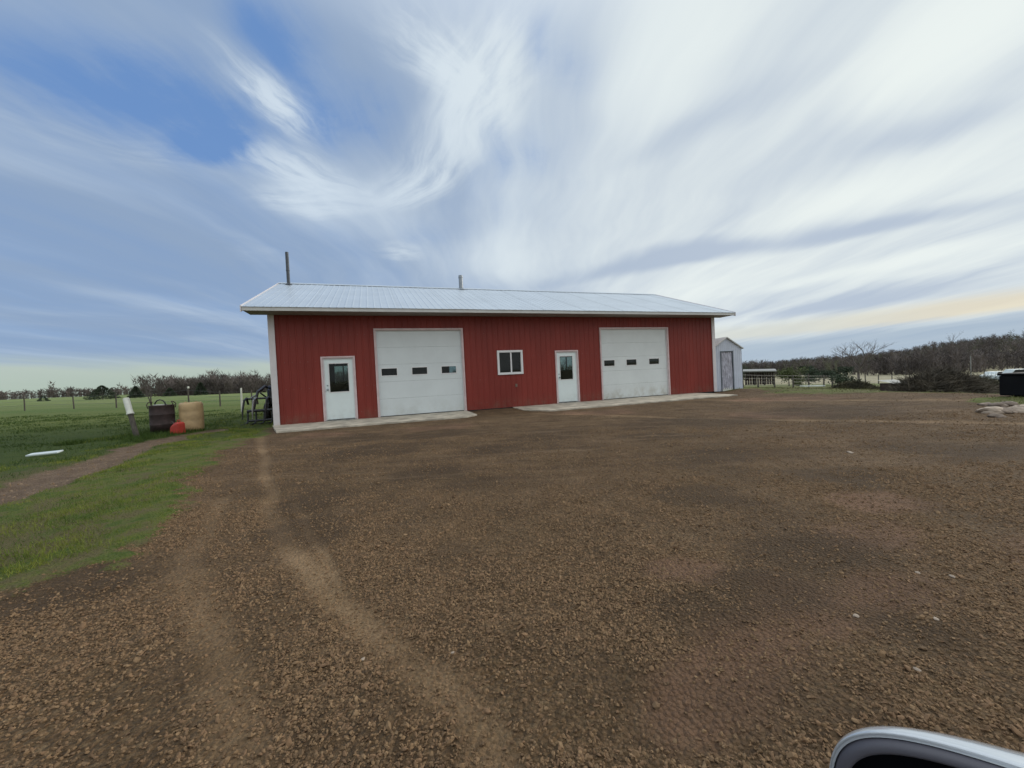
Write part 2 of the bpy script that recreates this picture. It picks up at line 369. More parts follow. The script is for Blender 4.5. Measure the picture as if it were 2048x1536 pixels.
DAMP = [(-1.9, 8.6, .9), (-3.4, 8.8, .7), (.9, 7.6, .8), (2.4, 7.0, .6), (-.6, 4.4, .45), (1.8, 3.6, .45), (3.4, 4.0, .5), (-2.4, 7.0, 1.0), (-.4, 6.3, .9), (-2.0, 4.1, .5), (-1.2, 5.0, .7), (1.3, 2.0, .3), (1.65, 1.65, .25), (.9, 1.9, .25), (1.9, 2.35, .4), (-2.9, 2.5, .4), (4, 8.5, 1.2), (7.5, 9.0, 1.3), (5.5, 5, .8), (-1.7, 3.3, .4), (2.6, 5.2, .7), (-3.2, 6.6, .5)]
APRONS = [(-.15, 6.35, 2.05), (8.2, 17.6, 2.45)]
def local_uw(x, y):
    c, s = math.cos(YB), math.sin(YB); ax, ay = x-OX, y-OY; return ax*c+ay*s, -ax*s+ay*c
def zones(x, y):
    g = sdist_poly(x, y, YARD)+.34*fbm(x, y, 1.3, 4, 3)+.26*fbm(x, y, 6., 3, 8)
    gravel = sstep(.20, -.24, g)
    d = dist_line(x, y, TRACK)+.30*fbm(x, y, 1.5, 4, 11)
    track = sstep(.62, .22, d)*(1-gravel)
    lane = np.zeros_like(x)
    wx = x+.10*fbm(x, y, .9, 2, 40); wy = y+.10*fbm(x, y, .9, 2, 41)
    for pts, w in LANES: lane = np.maximum(lane, sstep(w*1.7, w*.1, dist_line(wx, wy, pts)+.35*w*fbm(x, y, 2.4, 4, 9))*np.clip(.80+.4*fbm(x, y, .8, 3, 19), .4, 1))
    def patches(L, sd):
        o = np.zeros_like(x)
        for cx, cy, r in L:
            q = np.hypot((x-cx)*.75, (y-cy)*1.1)/r+.75*fbm(x, y, 1.3/r**.5, 4, sd); o = np.maximum(o, sstep(1.15, .45, q))
        return o
    return gravel, track, lane, patches(RED, 21), patches(DAMP, 31)
def height(x, y, detail=True):
    x = np.asarray(x, float); y = np.asarray(y, float)
    s = x-(13.5-.15*(np.minimum(y, 120)-10)); sp = np.maximum(s, 0)
    z = -4.2*(1-np.exp(-np.maximum(sp-.4, 0)*.017))
    z = z+.012*np.clip(-x-20, 0, 600)-.010*np.clip(y-20, 0, 250)
    r = np.hypot(x, y)
    z = z+np.where(x > 0, 1, 0)*(.022*np.clip(r-190, 0, 260)*sstep(20, 120, x)+.05*np.clip(r-230, 0, 200)*sstep(.85, 1.3, x/np.maximum(y, 1)))
    near = sstep(60, 12, r)
    z = z+.30*fbm(x, y, .02, 3, 50)*sstep(14, 60, r)
    if detail:
        gravel, track, lane, red, damp = zones(x, y)
        u, w = local_uw(x, y)
        z = z+near*(.035*fbm(x, y, .35, 3, 60)+.016*fbm(x, y, 1.6, 3, 61))
        z = z-.016*lane*near-.03*track
        z = z+near*(1-.55*lane)*(.010*fbm(x, y, 6., 3, 62)+.007*fbm(x, y, 17., 3, 63))
        z = z+(1-gravel)*(1-track)*.03*near
        # flat under the building, the aprons and a little round them
        dd = np.maximum(np.maximum(-.6-u, u-LEN-.6), np.maximum(-2.2-w, w-DEEP-.6))
        flat = sstep(1.2, 0., dd)
        z = z*(1-flat)+(-.075+.3*(z-z.mean() if False else .012*fbm(x, y, 5., 3, 64)))*flat
        # between the aprons the gravel climbs almost to the sill
        up = sstep(6.2, 6.7, u)*sstep(8.5, 8.0, u)*sstep(-2.6, -.3, w)*sstep(.1, 0, w); z = z+.05*up
    return z
def gz(x, y): return float(height(np.array([x]), np.array([y]))[0])
def axis(lo, hi, d0, a, b, grow):
    c = list(np.arange(a, b, d0)); st = d0; v = c[-1]
    while v < hi: st = min(st*grow, 60); v += st; c.append(v)
    st = d0; v = c[0]; pre = []
    while v > lo: st = min(st*grow, 60); v -= st; pre.append(v)
    return np.array(pre[::-1]+c)
gx = axis(-1500, 1500, .045, -4.0, 4.2, 1.022); gy = axis(-300, 1500, .045, .7, 6.0, 1.017)
GX, GY = np.meshgrid(gx, gy); fx, fy = GX.ravel(), GY.ravel()
fz = height(fx, fy); zn = zones(fx, fy)
nx, ny = len(gx), len(gy); idx = np.arange(nx*ny).reshape(ny, nx)
quads = np.stack([idx[:-1, :-1].ravel(), idx[:-1, 1:].ravel(), idx[1:, 1:].ravel(), idx[1:, :-1].ravel()], 1)

def ground_material():
    m = bpy.data.materials.new('earth_and_grass'); m.use_nodes = True; t = NT(m.node_tree); p = t.n['Principled BSDF']
    pos = t.new('ShaderNodeNewGeometry').outputs['Position']
    def attr(n): a = t.new('ShaderNodeAttribute'); a.attribute_name = n; return a.outputs['Fac']
    gr, tr, la, rd, dm = [attr(k) for k in ('gravel', 'track', 'lane', 'red', 'damp')]
    n1 = t.noise(pos, .55, 6, .6); n2 = t.noise(pos, 3.5, 6, .65); n3 = t.noise(pos, 38., 5, .7); n4 = t.noise(pos, 120., 3, .6)
    vor = t.new('ShaderNodeTexVoronoi'); vor.inputs['Scale'].default_value = 55.; t.put(vor.inputs['Vector'], pos)
    vd, vc = vor.outputs['Distance'], vor.outputs['Color']
    # gravel: brown stones in darker fines
    g = t.mix(t.mapr(n2, .3, .7), (.205, .122, .058), (.300, .190, .105))
    g = t.mix(t.math('MULTIPLY', t.mapr(n1, .38, .66), .55), g, (.150, .090, .038))
    pv = t.new('ShaderNodeSeparateXYZ'); t.put(pv.inputs[0], vc)
    g = t.mix(t.math('MULTIPLY', t.mapr(pv.outputs[0], .1, .9), .45), g, t.mix(pv.outputs[1], (.085, .056, .030), (.40, .285, .160)))
    g = t.mix(t.math('MULTIPLY', t.mapr(n3, .58, .42), t.mapr(la, 0., 1., .5, .25)), g, (.040, .026, .014))
    g = t.mix(t.math('MULTIPLY', la, .36), g, t.mix(n3, (.24, .160, .088), (.33, .232, .135)))
    g = t.mix(t.math('MULTIPLY', rd, .60), g, t.mix(n2, (.31, .165, .105), (.27, .16, .10)))
    g = t.mix(t.math('MULTIPLY', dm, .72), g, t.mix(n3, (.070, .043, .022), (.115, .074, .040)))
    mid = t.noise(pos, 1.25, 5, .62); dr = t.noise(t.mapping(pos, (0, 0, 0), (0, 0, R(33)), (.32, 2.6, 1)), 1.5, 5, .6)   # mottling; drag marks across the yard
    g = t.mix(t.mapr(mid, .34, .66, .48, 0.), g, (.075, .046, .024))
    sy = t.new('ShaderNodeSeparateXYZ'); t.put(sy.inputs[0], pos)
    drg = t.math('MULTIPLY', t.mapr(sy.outputs[1], 2.6, 5.5), t.math('SUBTRACT', 1., la))
    g = t.mix(t.math('MULTIPLY', drg, t.mapr(dr, .52, .36, 0., .42)), g, (.075, .046, .026))
    g = t.mix(t.math('MULTIPLY', drg, t.mapr(dr, .56, .68, 0., .40)), g, (.30, .205, .125))
    # turf
    q = t.mix(t.mapr(n2, .3, .7), (.060, .110, .010), (.180, .200, .030))
    q = t.mix(t.math('MULTIPLY', t.mapr(n3, .4, .7), .5), q, (.20, .20, .075))
    sx = t.new('ShaderNodeSeparateXYZ'); t.put(sx.inputs[0], pos)
    bare = t.math('MULTIPLY', t.mapr(t.math('ADD', n2, t.math('MULTIPLY', n1, .8)), .84, 1.02), t.mapr(sx.outputs[0], -11., -8.))
    q = t.mix(t.math('MULTIPLY', bare, .75), q, t.mix(n3, (.10, .075, .040), (.20, .155, .085)))
    far = t.mapr(t.vmath('LENGTH', pos), 14., 60.)
    lush = t.math('MULTIPLY', t.mapr(sx.outputs[0], -6.5, -9.5), t.mapr(sx.outputs[1], 22., 9.))
    q = t.mix(t.math('MULTIPLY', lush, .75), q, t.mix(n2, (.030, .064, .007), (.052, .088, .012)))
    fieldn = t.noise(t.mapping(pos, scl=(.3, 1.2, 1)), .11, 5, .6)
    q = t.mix(far, q, t.mix(t.mapr(fieldn, .35, .68), (.115, .175, .042), (.19, .215, .075)))
    straw = t.math('MULTIPLY', t.mapr(t.vmath('LENGTH', pos), 62., 110.), t.mapr(sx.outputs[0], -60., 60., .08, .95))
    q = t.mix(straw, q, t.mix(t.mapr(fieldn, .3, .7), (.30, .265, .17), (.36, .33, .23)))
    rough = t.math('MULTIPLY', t.mapr(sx.outputs[0], 11.5, 15.), t.mapr(sx.outputs[0], 60., 30.))
    q = t.mix(t.math('MULTIPLY', rough, .5), q, t.mix(n2, (.17, .165, .07), (.22, .18, .10)))
    # dirt track
    d = t.mix(t.mapr(n2, .3, .7), (.17, .115, .075), (.30, .215, .145))
    d = t.mix(t.math('MULTIPLY', t.mapr(n3, .6, .4), .5), d, (.10, .065, .042))
    def edge(a, k): return t.mapr(t.math('ADD', a, t.math('MULTIPLY', t.math('SUBTRACT', n3, .5), k)), .30, .70)
    c = t.mix(edge(tr, 1.3), q, d); c = t.mix(edge(gr, 1.4), c, g)
    t.put(p.inputs['Base Color'], c); p.inputs['Roughness'].default_value = .93; p.inputs['Specular IOR Level'].default_value = .25
    hh = t.math('ADD', t.math('MULTIPLY', n3, .9), t.math('MULTIPLY', vd, -1.1)); hh = t.math('ADD', hh, t.math('MULTIPLY', n4, .35))
    hh = t.math('ADD', hh, t.math('MULTIPLY', n2, 1.2)); hh = t.math('ADD', hh, t.math('MULTIPLY', t.math('MULTIPLY', drg, dr), 2.2))
    b = t.new('ShaderNodeBump'); b.inputs['Distance'].default_value = .038; t.put(b.inputs['Strength'], t.mapr(la, 0., 1., 1., .55, False)); t.put(b.inputs['Height'], hh)
    t.put(p.inputs['Normal'], b.outputs[0]); return m
M['earth'] = ground_material()
qc = lambda a: a[quads].mean(1)
isg = qc(zn[0]) > .5; ist = (qc(zn[1]) > .5) & ~isg
for name, sel in (('gravel_yard', isg), ('dirt_track', ist), ('ground', ~isg & ~ist)):
    F = quads[sel]; used, inv = np.unique(F, return_inverse=True)
    o = npmesh(name, np.stack([fx[used], fy[used], fz[used]], 1), inv.reshape(F.shape), M['earth'], smooth=True, kind='structure')
    for an, arr in zip(('gravel', 'track', 'lane', 'red', 'damp'), zn):
        a = o.data.attributes.new(an, 'FLOAT', 'POINT'); a.data.foreach_set('value', arr[used].astype(np.float32))

# concrete aprons in front of the doors, each one a real slab with a worn front edge
for k, (u0, u1, wd) in enumerate(APRONS):
    m = MB(); n = 60; top = []; bot = []
    vs = []; 
    for i in range(n+1):
        u = u0+(u1-u0)*i/n
        e = wd-.10*abs(vnoise(np.array([u*2.3]), np.array([k*5.]), 4)[0])-.16*vnoise(np.array([u*.7]), np.array([k*3.]), 5)[0]
        if k == 1: e -= max(0, 8.9-u)*1.6
        if k == 0: e -= max(0, u-5.9)*.9
        ua = u if k == 0 or i else u
        for w_, z_ in ((.0, .0), (-.0-.02, .0), (-e*.5, -.012), (-e, -.03), (-e-.01, -.16)):
            vs.append((ua+(.50*(-w_/e)*max(0, 1-i/10) if k == 0 else 0), w_, z_))
    fs = [(5*i+j, 5*i+j+1, 5*i+j+6, 5*i+j+5) for i in range(n) for j in range(4)]
    fs += [tuple(range(5)), tuple(5*n+j for j in range(5))[::-1]]
    m.add(vs, fs)
    o = m.build('concrete_apron', M['concrete'], None); o.location = loc(0, 0, 0); o.rotation_euler.z = YB; tag(o, kind='structure')

# ------------------------------------------------------------------ the red shop building
shop = empty('red_shop_building', loc(0, 0, 0), YB, 'long red steel workshop with white metal roof, two garage doors and two entry doors', 'building')
OPEN = [(1.44, 2.42, 0, 2.16), (3.19, 6.29, 0, 3.10), (7.70, 8.72, 1.34, 2.24), (10.25, 11.23, 0, 2.16), (12.44, 16.03, 0, 3.10)]
def zcuts(ua, ub, z0, z1, opens):
    iv = [(z0, z1)]; mid = (ua+ub)/2
    for a, b, c, d in opens:
        if a <= mid <= b:
            nv = []
            for p, q in iv:
                if c > p: nv.append((p, min(c, q)))
                if d < q: nv.append((max(d, p), q))
            iv = [x for x in nv if x[1]-x[0] > 1e-4]
    return iv
PW = .9144
RIB = [(-.032, 0), (-.014, .019), (.014, .019), (.032, 0)]
MIN = [(.07, 0), (.076, .004), (.09, .004), (.096, 0), (.132, 0), (.138, .004), (.152, .004), (.158, 0)]
def profile(u0, u1, minor=True):
    pts = []
    k = math.floor(u0/.2286)-1
    while k*.2286 < u1+.1:
        for d, hgt in RIB+(MIN if minor else []): pts.append((k*.2286+d, hgt))
        k += 1
    us = [p[0] for p in pts]; hs = [p[1] for p in pts]
    return us, hs
def ribbed_strip(m, a, b, z0, z1, opens, put, minor=True):
    us, hs = profile(a, b, minor)
    cuts = sorted({a, b} | {q for q in us if a < q < b} | {q for o in opens for q in o[:2] if a < q < b})
    for ua, ub in zip(cuts[:-1], cuts[1:]):
        if ub-ua < 1e-5: continue
        ha, hb = np.interp([ua, ub], us, hs)
        for p, q in zcuts(ua, ub, z0, z1, opens):
            m.add([put(ua, ha, p), put(ub, hb, p), put(ub, hb, q), put(ua, ha, q)], [(0, 1, 2, 3)])
# backing walls (framing and liner), each with its ribbed sheets as pieces
def wall_backing(name, boxes):
    m = MB()
    for b in boxes: m.box(*b)
    return m.build(name, M['dark'], shop)
def backing_boxes(L, opens, z1, put):
    cuts = sorted({0, L} | {q for o in opens for q in o[:2]}); out = []
    for a, b in zip(cuts[:-1], cuts[1:]):
        for p, q in zcuts(a, b, -.1, z1, opens): out.append(put(a, b, p, q))
    return out
fw = wall_backing('front_wall', backing_boxes(LEN, OPEN, HW+.02, lambda a, b, p, q: ((a, .012, p), (b, .14, q))))
n = int(math.ceil(LEN/PW))
for i in range(n):
    a, b = i*PW, min((i+1)*PW, LEN); m = MB()
    ribbed_strip(m, a, b, .02, HW, OPEN, lambda u, hh, z: (u, -.002-hh*.8, z), False)
    if m.f: m.build('wall_panel', M['red'], fw)
    sc_ = MB()
    for zz in (.25, 1.15, 2.05, 2.95, 3.5):
        for q_ in range(4):
            uu = a+.08+q_*.2286
            if uu < LEN-.02 and not any(o_[0]-.08 < uu < o_[1]+.08 and o_[2]-.08 < zz < o_[3]+.08 for o_ in OPEN): sc_.lathe([(.0, -.0), (.007, 0)], 6); k0 = len(sc_.v)-12; sc_.v[k0:] = [(uu+x, -.0065+(-.0 if abs(x) > .001 else -.003), zz+y) for x, y, z in sc_.v[k0:]]
    if sc_.f: tag(sc_.build('screw_rows', M['worn'], fw), kind='stuff')
BOPEN = [(.95, 1.95, 1.25, 2.35), (15.0, 16.1, 1.45, 2.45), (7.4, 8.6, 1.3, 2.2)]
bw = wall_backing('back_wall', backing_boxes(LEN, BOPEN, HW+.02, lambda a, b, p, q: ((a, DEEP-.14, p), (b, DEEP-.012, q))))
m = MB(); ribbed_strip(m, 0, LEN, .02, HW, BOPEN, lambda u, hh, z: (u, DEEP+.002+hh, z), False); m.build('wall_panel', M['red'], bw)
for a, b, c, d in BOPEN:
    f = MB(); e = .05
    f.box((a, DEEP-.1, c), (b, DEEP+.02, c+e)); f.box((a, DEEP-.1, d-e), (b, DEEP+.02, d)); f.box((a, DEEP-.1, c+e), (a+e, DEEP+.02, d-e)); f.box((b-e, DEEP-.1, c+e), (b, DEEP+.02, d-e))
    f.box(((a+b)/2-.03, DEEP-.08, c+e), ((a+b)/2+.03, DEEP, d-e)); wf = f.build('back_window', M['sash'], shop)
    MB().box((a+e, DEEP-.05, c+e), (b-e, DEEP-.044, d-e)).build('pane', M['glass'], wf)
for nm, uu, sg in (('left_gable', 0, -1), ('right_gable', LEN, 1)):
    m = MB(); x0, x1 = (uu+.012, uu+.12) if sg < 0 else (uu-.12, uu-.012)
    pf = [(.15, -.1), (DEEP-.15, -.1), (DEEP-.15, HW), (RIDGE, ZR-.16), (.15, HW)]
    m.add([(x0, w, z) for w, z in pf]+[(x1, w, z) for w, z in pf], [tuple(range(5))[::-1], tuple(range(5, 10))]+[(i, (i+1) % 5, 5+(i+1) % 5, 5+i) for i in range(5)])
    g_ = m.build('gable_wall', M['dark'], shop); m = MB(); us, hs = profile(0, DEEP, False)
    cc = sorted({0, DEEP, RIDGE} | {q for q in us if 0 < q < DEEP})
    top = lambda w: HW+(ZR-.14-HW)*(1-abs(w-RIDGE)/RIDGE)
    for a, b in zip(cc[:-1], cc[1:]):
        ha, hb = np.interp([a, b], us, hs)
        m.add([(uu+sg*(.002+ha), a, .02), (uu+sg*(.002+hb), b, .02), (uu+sg*(.002+hb), b, top(b)), (uu+sg*(.002+ha), a, top(a))], [(0, 1, 2, 3)])
    m.build('wall_panel', M['red'], g_)
MB().box((.13, .15, -.12), (LEN-.13, DEEP-.15, 0.0)).build('floor_slab', M['floor'], shop)
MB().box((.13, .15, HW-.12), (LEN-.13, DEEP-.15, HW-.08)).build('ceiling_liner', M['dark'], shop)
# a few dim things inside, seen through the glass as in the photograph
MB().box((.4, 6.2, 0), (3.4, 7.0, .95)).build('workbench', M['dark'], shop)
MB().box((9.2, 6.6, 0), (14.8, 7.4, 1.25)).build('shelf_unit', M['dark'], shop)
# corner trims (white, L-shaped)
for uu, sg in ((0, -1), (LEN, 1)):
    m = MB(); a = uu+sg*.10; b = uu-sg*.085; x0, x1 = min(a, b), max(a, b)
    m.box((x0, -.060, 0.0), (x1, -.0235, HW+.005)); y = (uu+sg*.0235, uu+sg*.10); m.box((min(y), -.0235, 0), (max(y), .11, HW+.005))
    m.build('corner_trim', M['white_trim'], shop, bevel=.006)
cuts = [(-.0, 1.40), (2.46, 3.13), (6.36, 10.2), (11.28, 12.37), (16.1, LEN)]
for a, b in cuts: MB().box((a+(.09 if a <= 0 else 0), -.034, 0.004), (b-(.09 if b == LEN else 0), -.0225, .035)).build('base_trim', M['red'], shop)

def frame_boxes(m, a, b, c, d, t, y0, y1, sill=False):
    """casing round an opening: jambs outside the opening, head butted between"""
    m.box((a-t, y0, c), (a, y1, d+t)); m.box((b, y0, c), (b+t, y1, d+t)); m.box((a, y0, d), (b, y1, d+t))
    if sill: m.box((a-t, y0-.004, c-t), (b+t, y1, c))
# entry doors
for (a, b, c, d), (px0, px1) in ((OPEN[0], (1.63, 2.23)), (OPEN[3], (10.43, 11.02))):
    lab = 'white steel entry door with a half-height window'
    lf = MB(); e = .045; y0, y1 = .02, .065; z0, z1 = .05, d-.045; L, Rr = a+e, b-e; p0, p1 = .99, 1.96
    lf.box((L, y0, z0), (Rr, y1, p0)); lf.box((L, y0, p1), (Rr, y1, z1)); lf.box((L, y0, p0), (px0, y1, p1)); lf.box((px1, y0, p0), (Rr, y1, p1))
    dr = lf.build('entry_door', M['door_white'], shop)
    f = MB(); t = .03; f.box((px0-t, y0-.014, p0-t), (px1+t, y0-.001, p0)); f.box((px0-t, y0-.014, p1), (px1+t, y0-.001, p1+t)); f.box((px0-t, y0-.014, p0), (px0, y0-.001, p1)); f.box((px1, y0-.014, p0), (px1+t, y0-.001, p1))
    f.build('window_frame', M['sash'], dr)
    MB().box((px0, y0+.015, p0), (px1, y0+.021, p1)).build('window_pane', M['glass'], dr)
    s = MB(); s.box((L+.10, y0-.004, .18), (Rr-.10, y0-.0005, .21)); s.box((L+.10, y0-.004, .80), (Rr-.10, y0-.0005, .83)); s.box((L+.10, y0-.004, .21), (L+.13, y0-.0005, .80)); s.box((Rr-.13, y0-.004, .21), (Rr-.10, y0-.0005, .80))
    s.build('door_moulding', M['door_white'], dr)
    k = MB(); k.tube([(L+.07, y0+.001, 1.08), (L+.07, y0-.03, 1.08)], .014, 10); k.tube([(L+.07, y0-.03, 1.08), (L+.07, y0-.045, 1.08), (L+.07, y0-.075, 1.08), (L+.07, y0-.085, 1.08)], [.02, .034, .032, .012], 12)
    k.build('door_knob', M['galv'], dr, smooth=True)
    MB().tube([(L+.07, y0+.001, 1.22), (L+.07, y0-.014, 1.22)], .024, 12).build('deadbolt', M['galv'], dr)
    fr = MB(); frame_boxes(fr, a+e+.002, b-e-.002, 0.02, d-e+.002, .043, -.003, .12); fr.build('door_frame', M['white_trim'], shop)
    cs = MB(); frame_boxes(cs, a+.004, b-.004, .006, d-.004, .055, -.046, -.004); cs.build('door_trim', M['pink_trim'], shop)
    MB().box((a, -.07, -.005), (b, .12, .03)).build('threshold', M['worn'], dr)
# garage doors: five sections each, three windows in the third
GW = [[(3.33, 3.86), (4.40, 4.94), (5.48, 6.03)], [(12.60, 13.14), (13.77, 14.31), (15.01, 15.57)]]
for gi, (a, b, c, d) in enumerate((OPEN[1], OPEN[4])):
    gd = MB(); gd.box((a+.01, .155, d-.25), (b-.01, .17, d-.005)); gdo = gd.build('garage_door', M['dark'], shop)
    if gi: gdo['label'] = 'wider white garage door, mud-stained along its foot'
    sh = (d-.02)/5; mt_ = M['garage_stained' if gi else 'garage']
    for s_ in range(5):
        z0, z1 = .02+s_*sh+.002, .02+(s_+1)*sh-.002; m = MB(); y0, y1 = .05, .09
        if s_ == 2:
            q0, q1 = 1.475, 1.725; x = a+.012
            m.box((x, y0, z0), (b-.012, y1, q0)); m.box((x, y0, q1), (b-.012, y1, z1))
            for w0, w1 in GW[gi]: m.box((x, y0, q0), (w0, y1, q1)); x = w1
            m.box((x, y0, q0), (b-.012, y1, q1))
        else: m.box((a+.012, y0, z0), (b-.012, y1, z1))
        so = m.build('door_section', mt_, gdo, bevel=.003)
        nb = int((z1-z0)/.15)
        gr_ = MB()
        for j in range(1, nb+1 if s_ != 2 else 0):
            zz = z0+(z1-z0)*j/(nb+1); gr_.box((a+.03, y0-.0025, zz-.006), (b-.03, y0-.0005, zz+.006))
        if gr_.f: gr_.build('pressed_rib', mt_, gdo)
    for w0, w1 in GW[gi]:
        f = MB(); q0, q1, t = 1.475, 1.725, .028
        f.box((w0-t, .036, q0-t), (w1+t, .049, q0)); f.box((w0-t, .036, q1), (w1+t, .049, q1+t)); f.box((w0-t, .036, q0), (w0, .049, q1)); f.box((w1, .036, q0), (w1+t, .049, q1))
        f.build('window_frame', M['sash'], gdo)
        MB().box((w0, .06, q0), (w1, .066, q1)).build('window_pane', M['glass'], gdo)
    MB().box((a+.012, .048, .001), (b-.012, .095, .019)).build('rubber_seal', M['black'], gdo)
    fr = MB(); frame_boxes(fr, a+.03, b-.03, 0.0, d-.02, .03, -.003, .05); fr.build('door_jamb', M['white_trim'], shop)
    cs = MB(); frame_boxes(cs, a+.004, b-.004, .006, d-.004, .062, -.050, -.004); cs.build('door_trim', M['pink_trim'], shop)
# sliding window
a, b, c, d = OPEN[2]; f = MB(); t = .055
f.box((a-.03, -.055, c-.035), (b+.03, .09, c+t)); f.box((a-.03, -.055, d-t), (b+.03, .09, d+.03)); f.box((a-.03, -.055, c+t), (a+t, .09, d-t)); f.box((b-t, -.055, c+t), (b+.03, .09, d-t))
wn = f.build('sliding_window', M['sash'], shop, bevel=.005)
mx = (a+b)/2+.04
MB().box((mx-.028, -.030, c+t), (mx+.028, .02, d-t)).build('meeting_rail', M['sash'], wn)
MB().box((a+t, .0, c+t), (mx-.028, .006, d-t)).build('window_pane', M['glass'], wn)
MB().box((mx+.028, .03, c+t), (b-t, .036, d-t)).build('window_pane', M['glass'], wn)
sc = MB()
for i in range(22):
    x = a+t+.01+(mx-.04-a-t)*i/22
    sc.box((x, .05, c+t), (x+.004, .052, d-t))
sc.build('insect_screen', M['steel'], wn)
MB().box((8.38, -.045, .80), (8.46, -.0235, .92)).build('outlet_cover', M['rock'], shop)
# roof: sheets with ribs as pieces, ridge cap, fascia, soffit
U0, U1 = -.60, 19.36; ZE = 3.745
sl = (ZR-ZE)/(RIDGE+EAVE)
dk = MB()
for sgn in (1, -1):
    wa, wb = (-EAVE+.02, RIDGE) if sgn > 0 else (DEEP+EAVE-.02, RIDGE)
    dk.add([(U0+.03, wa, ZE-.035), (U1-.03, wa, ZE-.035), (U1-.03, wb, ZR-.04), (U0+.03, wb, ZR-.04), (U0+.03, wa, ZE-.015), (U1-.03, wa, ZE-.015), (U1-.03, wb, ZR-.02), (U0+.03, wb, ZR-.02)],
           [(0,3,2,1),(4,5,6,7),(0,1,5,4),(1,2,6,5),(2,3,7,6),(3,0,4,7)])
roof = dk.build('roof', M['soffit'], shop)
n = int(math.ceil((U1-U0)/PW))
for sgn in (1, -1):
    for i in range(n):
        a, b = U0+i*PW, min(U0+(i+1)*PW, U1); m = MB(); us, hs = profile(a, b, False)
        cc = sorted({a, b} | {q for q in us if a < q < b})
        for ua, ub in zip(cc[:-1], cc[1:]):
            ha, hb = np.interp([ua, ub], us, hs); lift = .004 if i % 2 else .0
            w0 = -EAVE-.03 if sgn > 0 else DEEP+EAVE+.03; z0 = ZE-.03*sl-.008
            m.add([(ua, w0, z0+ha*.5+lift), (ub, w0, z0+hb*.5+lift), (ub, RIDGE, ZR+hb*.5+lift), (ua, RIDGE, ZR+ha*.5+lift),
                   (ua, w0, z0-.004), (ub, w0, z0-.004)], [(0, 1, 2, 3), (4, 5, 1, 0)])
        m.build('roof_panel', M['roof'], roof)
m = MB(); m.add([(U0, RIDGE-.17, ZR-.17*sl+.034), (U1, RIDGE-.17, ZR-.17*sl+.034), (U1, RIDGE, ZR+.05), (U0, RIDGE, ZR+.05), (U1, RIDGE+.17, ZR-.17*sl+.034), (U0, RIDGE+.17, ZR-.17*sl+.034),
                 (U0, RIDGE-.17, ZR-.17*sl+.02), (U1, RIDGE-.17, ZR-.17*sl+.02)], [(0, 1, 2, 3), (3, 2, 4, 5), (6, 7, 1, 0)])
m.build('ridge_cap', M['roof'], roof)
for uu in (U0, U1):
    m = MB(); x0, x1 = uu-.015, uu+.015
    for wa, za, wb, zb in ((-EAVE-.03, ZE-.02, RIDGE, ZR), (RIDGE, ZR, DEEP+EAVE+.03, ZE-.02)):
        m.add([(x0, wa, za-.16), (x1, wa, za-.16), (x1, wb, zb-.16), (x0, wb, zb-.16), (x0, wa, za+.03), (x1, wa, za+.03), (x1, wb, zb+.035), (x0, wb, zb+.035)],
              [(0,3,2,1),(4,5,6,7),(0,1,5,4),(1,2,6,5),(2,3,7,6),(3,0,4,7)])
    m.build('rake_trim', M['white_trim'], roof)
for w0, w1 in ((-EAVE-.005, -EAVE+.02), (DEEP+EAVE-.02, DEEP+EAVE+.005)):
    MB().box((U0+.02, w0, ZE-.135), (U1-.02, w1, ZE-.018)).build('fascia', M['fascia'], roof)
for w0, w1 in ((-EAVE+.021, -.024), (DEEP+.024, DEEP+EAVE-.021)):
    MB().box((U0+.03, w0, ZE-.13), (U1-.03, w1, ZE-.118)).build('soffit', M['soffit'], roof)
def stack(u, w, z0, hgt, r, mt_, cap):
    m = MB(); m.lathe([(r*1.0, z0), (r, z0+hgt)], 16, (u, w, 0)); m.lathe([(r*.85, z0+hgt), (r*.85, z0+hgt-.3)], 16, (u, w, 0)); m.lathe([(r, z0+hgt), (r*.85, z0+hgt)], 16, (u, w, 0))
    m.lathe([(r*2.3, z0), (r*1.05, z0+.10)], 16, (u, w, 0))
    for z in cap: m.lathe([(r, z), (r*1.12, z+.01), (r*1.12, z+.05), (r, z+.06)], 16, (u, w, 0))
    m.build('stove_pipe', mt_, roof, smooth=True)
stack(-.17, RIDGE-.35, ZR-.16, 1.42, .065, M['pipe_dark'], [ZR+.45])
stack(7.40, RIDGE-.12, ZR-.1, .74, .105, M['galv'], [ZR+.50])

# ------------------------------------------------------------------ small pale shed
SX, SY = 10.95, 19.55
sz = gz(SX, SY)
shed = empty('garden_shed', (SX, SY, sz-.02), YB*.55, 'small pale blue-grey gabled shed standing past the right end of the red workshop', 'shed')
hw_, hd, he, hp = .86, 2.2, 2.15, 2.68
m = MB()
def wallq(pts): m.add(pts, [tuple(range(len(pts)))])
dl, dr_, dt = -.36, .36, 2.02
m.box((-hw_, 0, 0), (dl, .04, he)); m.box((dr_, 0, 0), (hw_, .04, he)); m.box((dl, 0, dt), (dr_, .04, he))
for y in (0., hd): m.add([(-hw_, y, he), (hw_, y, he), (0, y, hp), (-hw_, y+.04, he), (hw_, y+.04, he), (0, y+.04, hp)], [(0, 1, 2), (5, 4, 3), (0, 3, 4, 1), (1, 4, 5, 2), (2, 5, 3, 0)])
m.box((-hw_, hd, 0), (hw_, hd+.04, he)); m.box((-hw_, .04, 0), (-hw_+.04, hd, he)); m.box((hw_-.04, .04, 0), (hw_, hd, he))
sw = m.build('shed_wall', M['shed'], shed)
for i in range(-8, 9):
    x = i*.108
    if abs(x) > .45 or True:
        top = hp-(hp-he)*abs(x)/hw_-.04; z0 = dt+.06 if abs(x) < .42 else .02
        MB().box((x-.010, -.012, z0), (x+.010, -.0005, top)).build('wall_rib', M['shed'], sw)
m = MB()
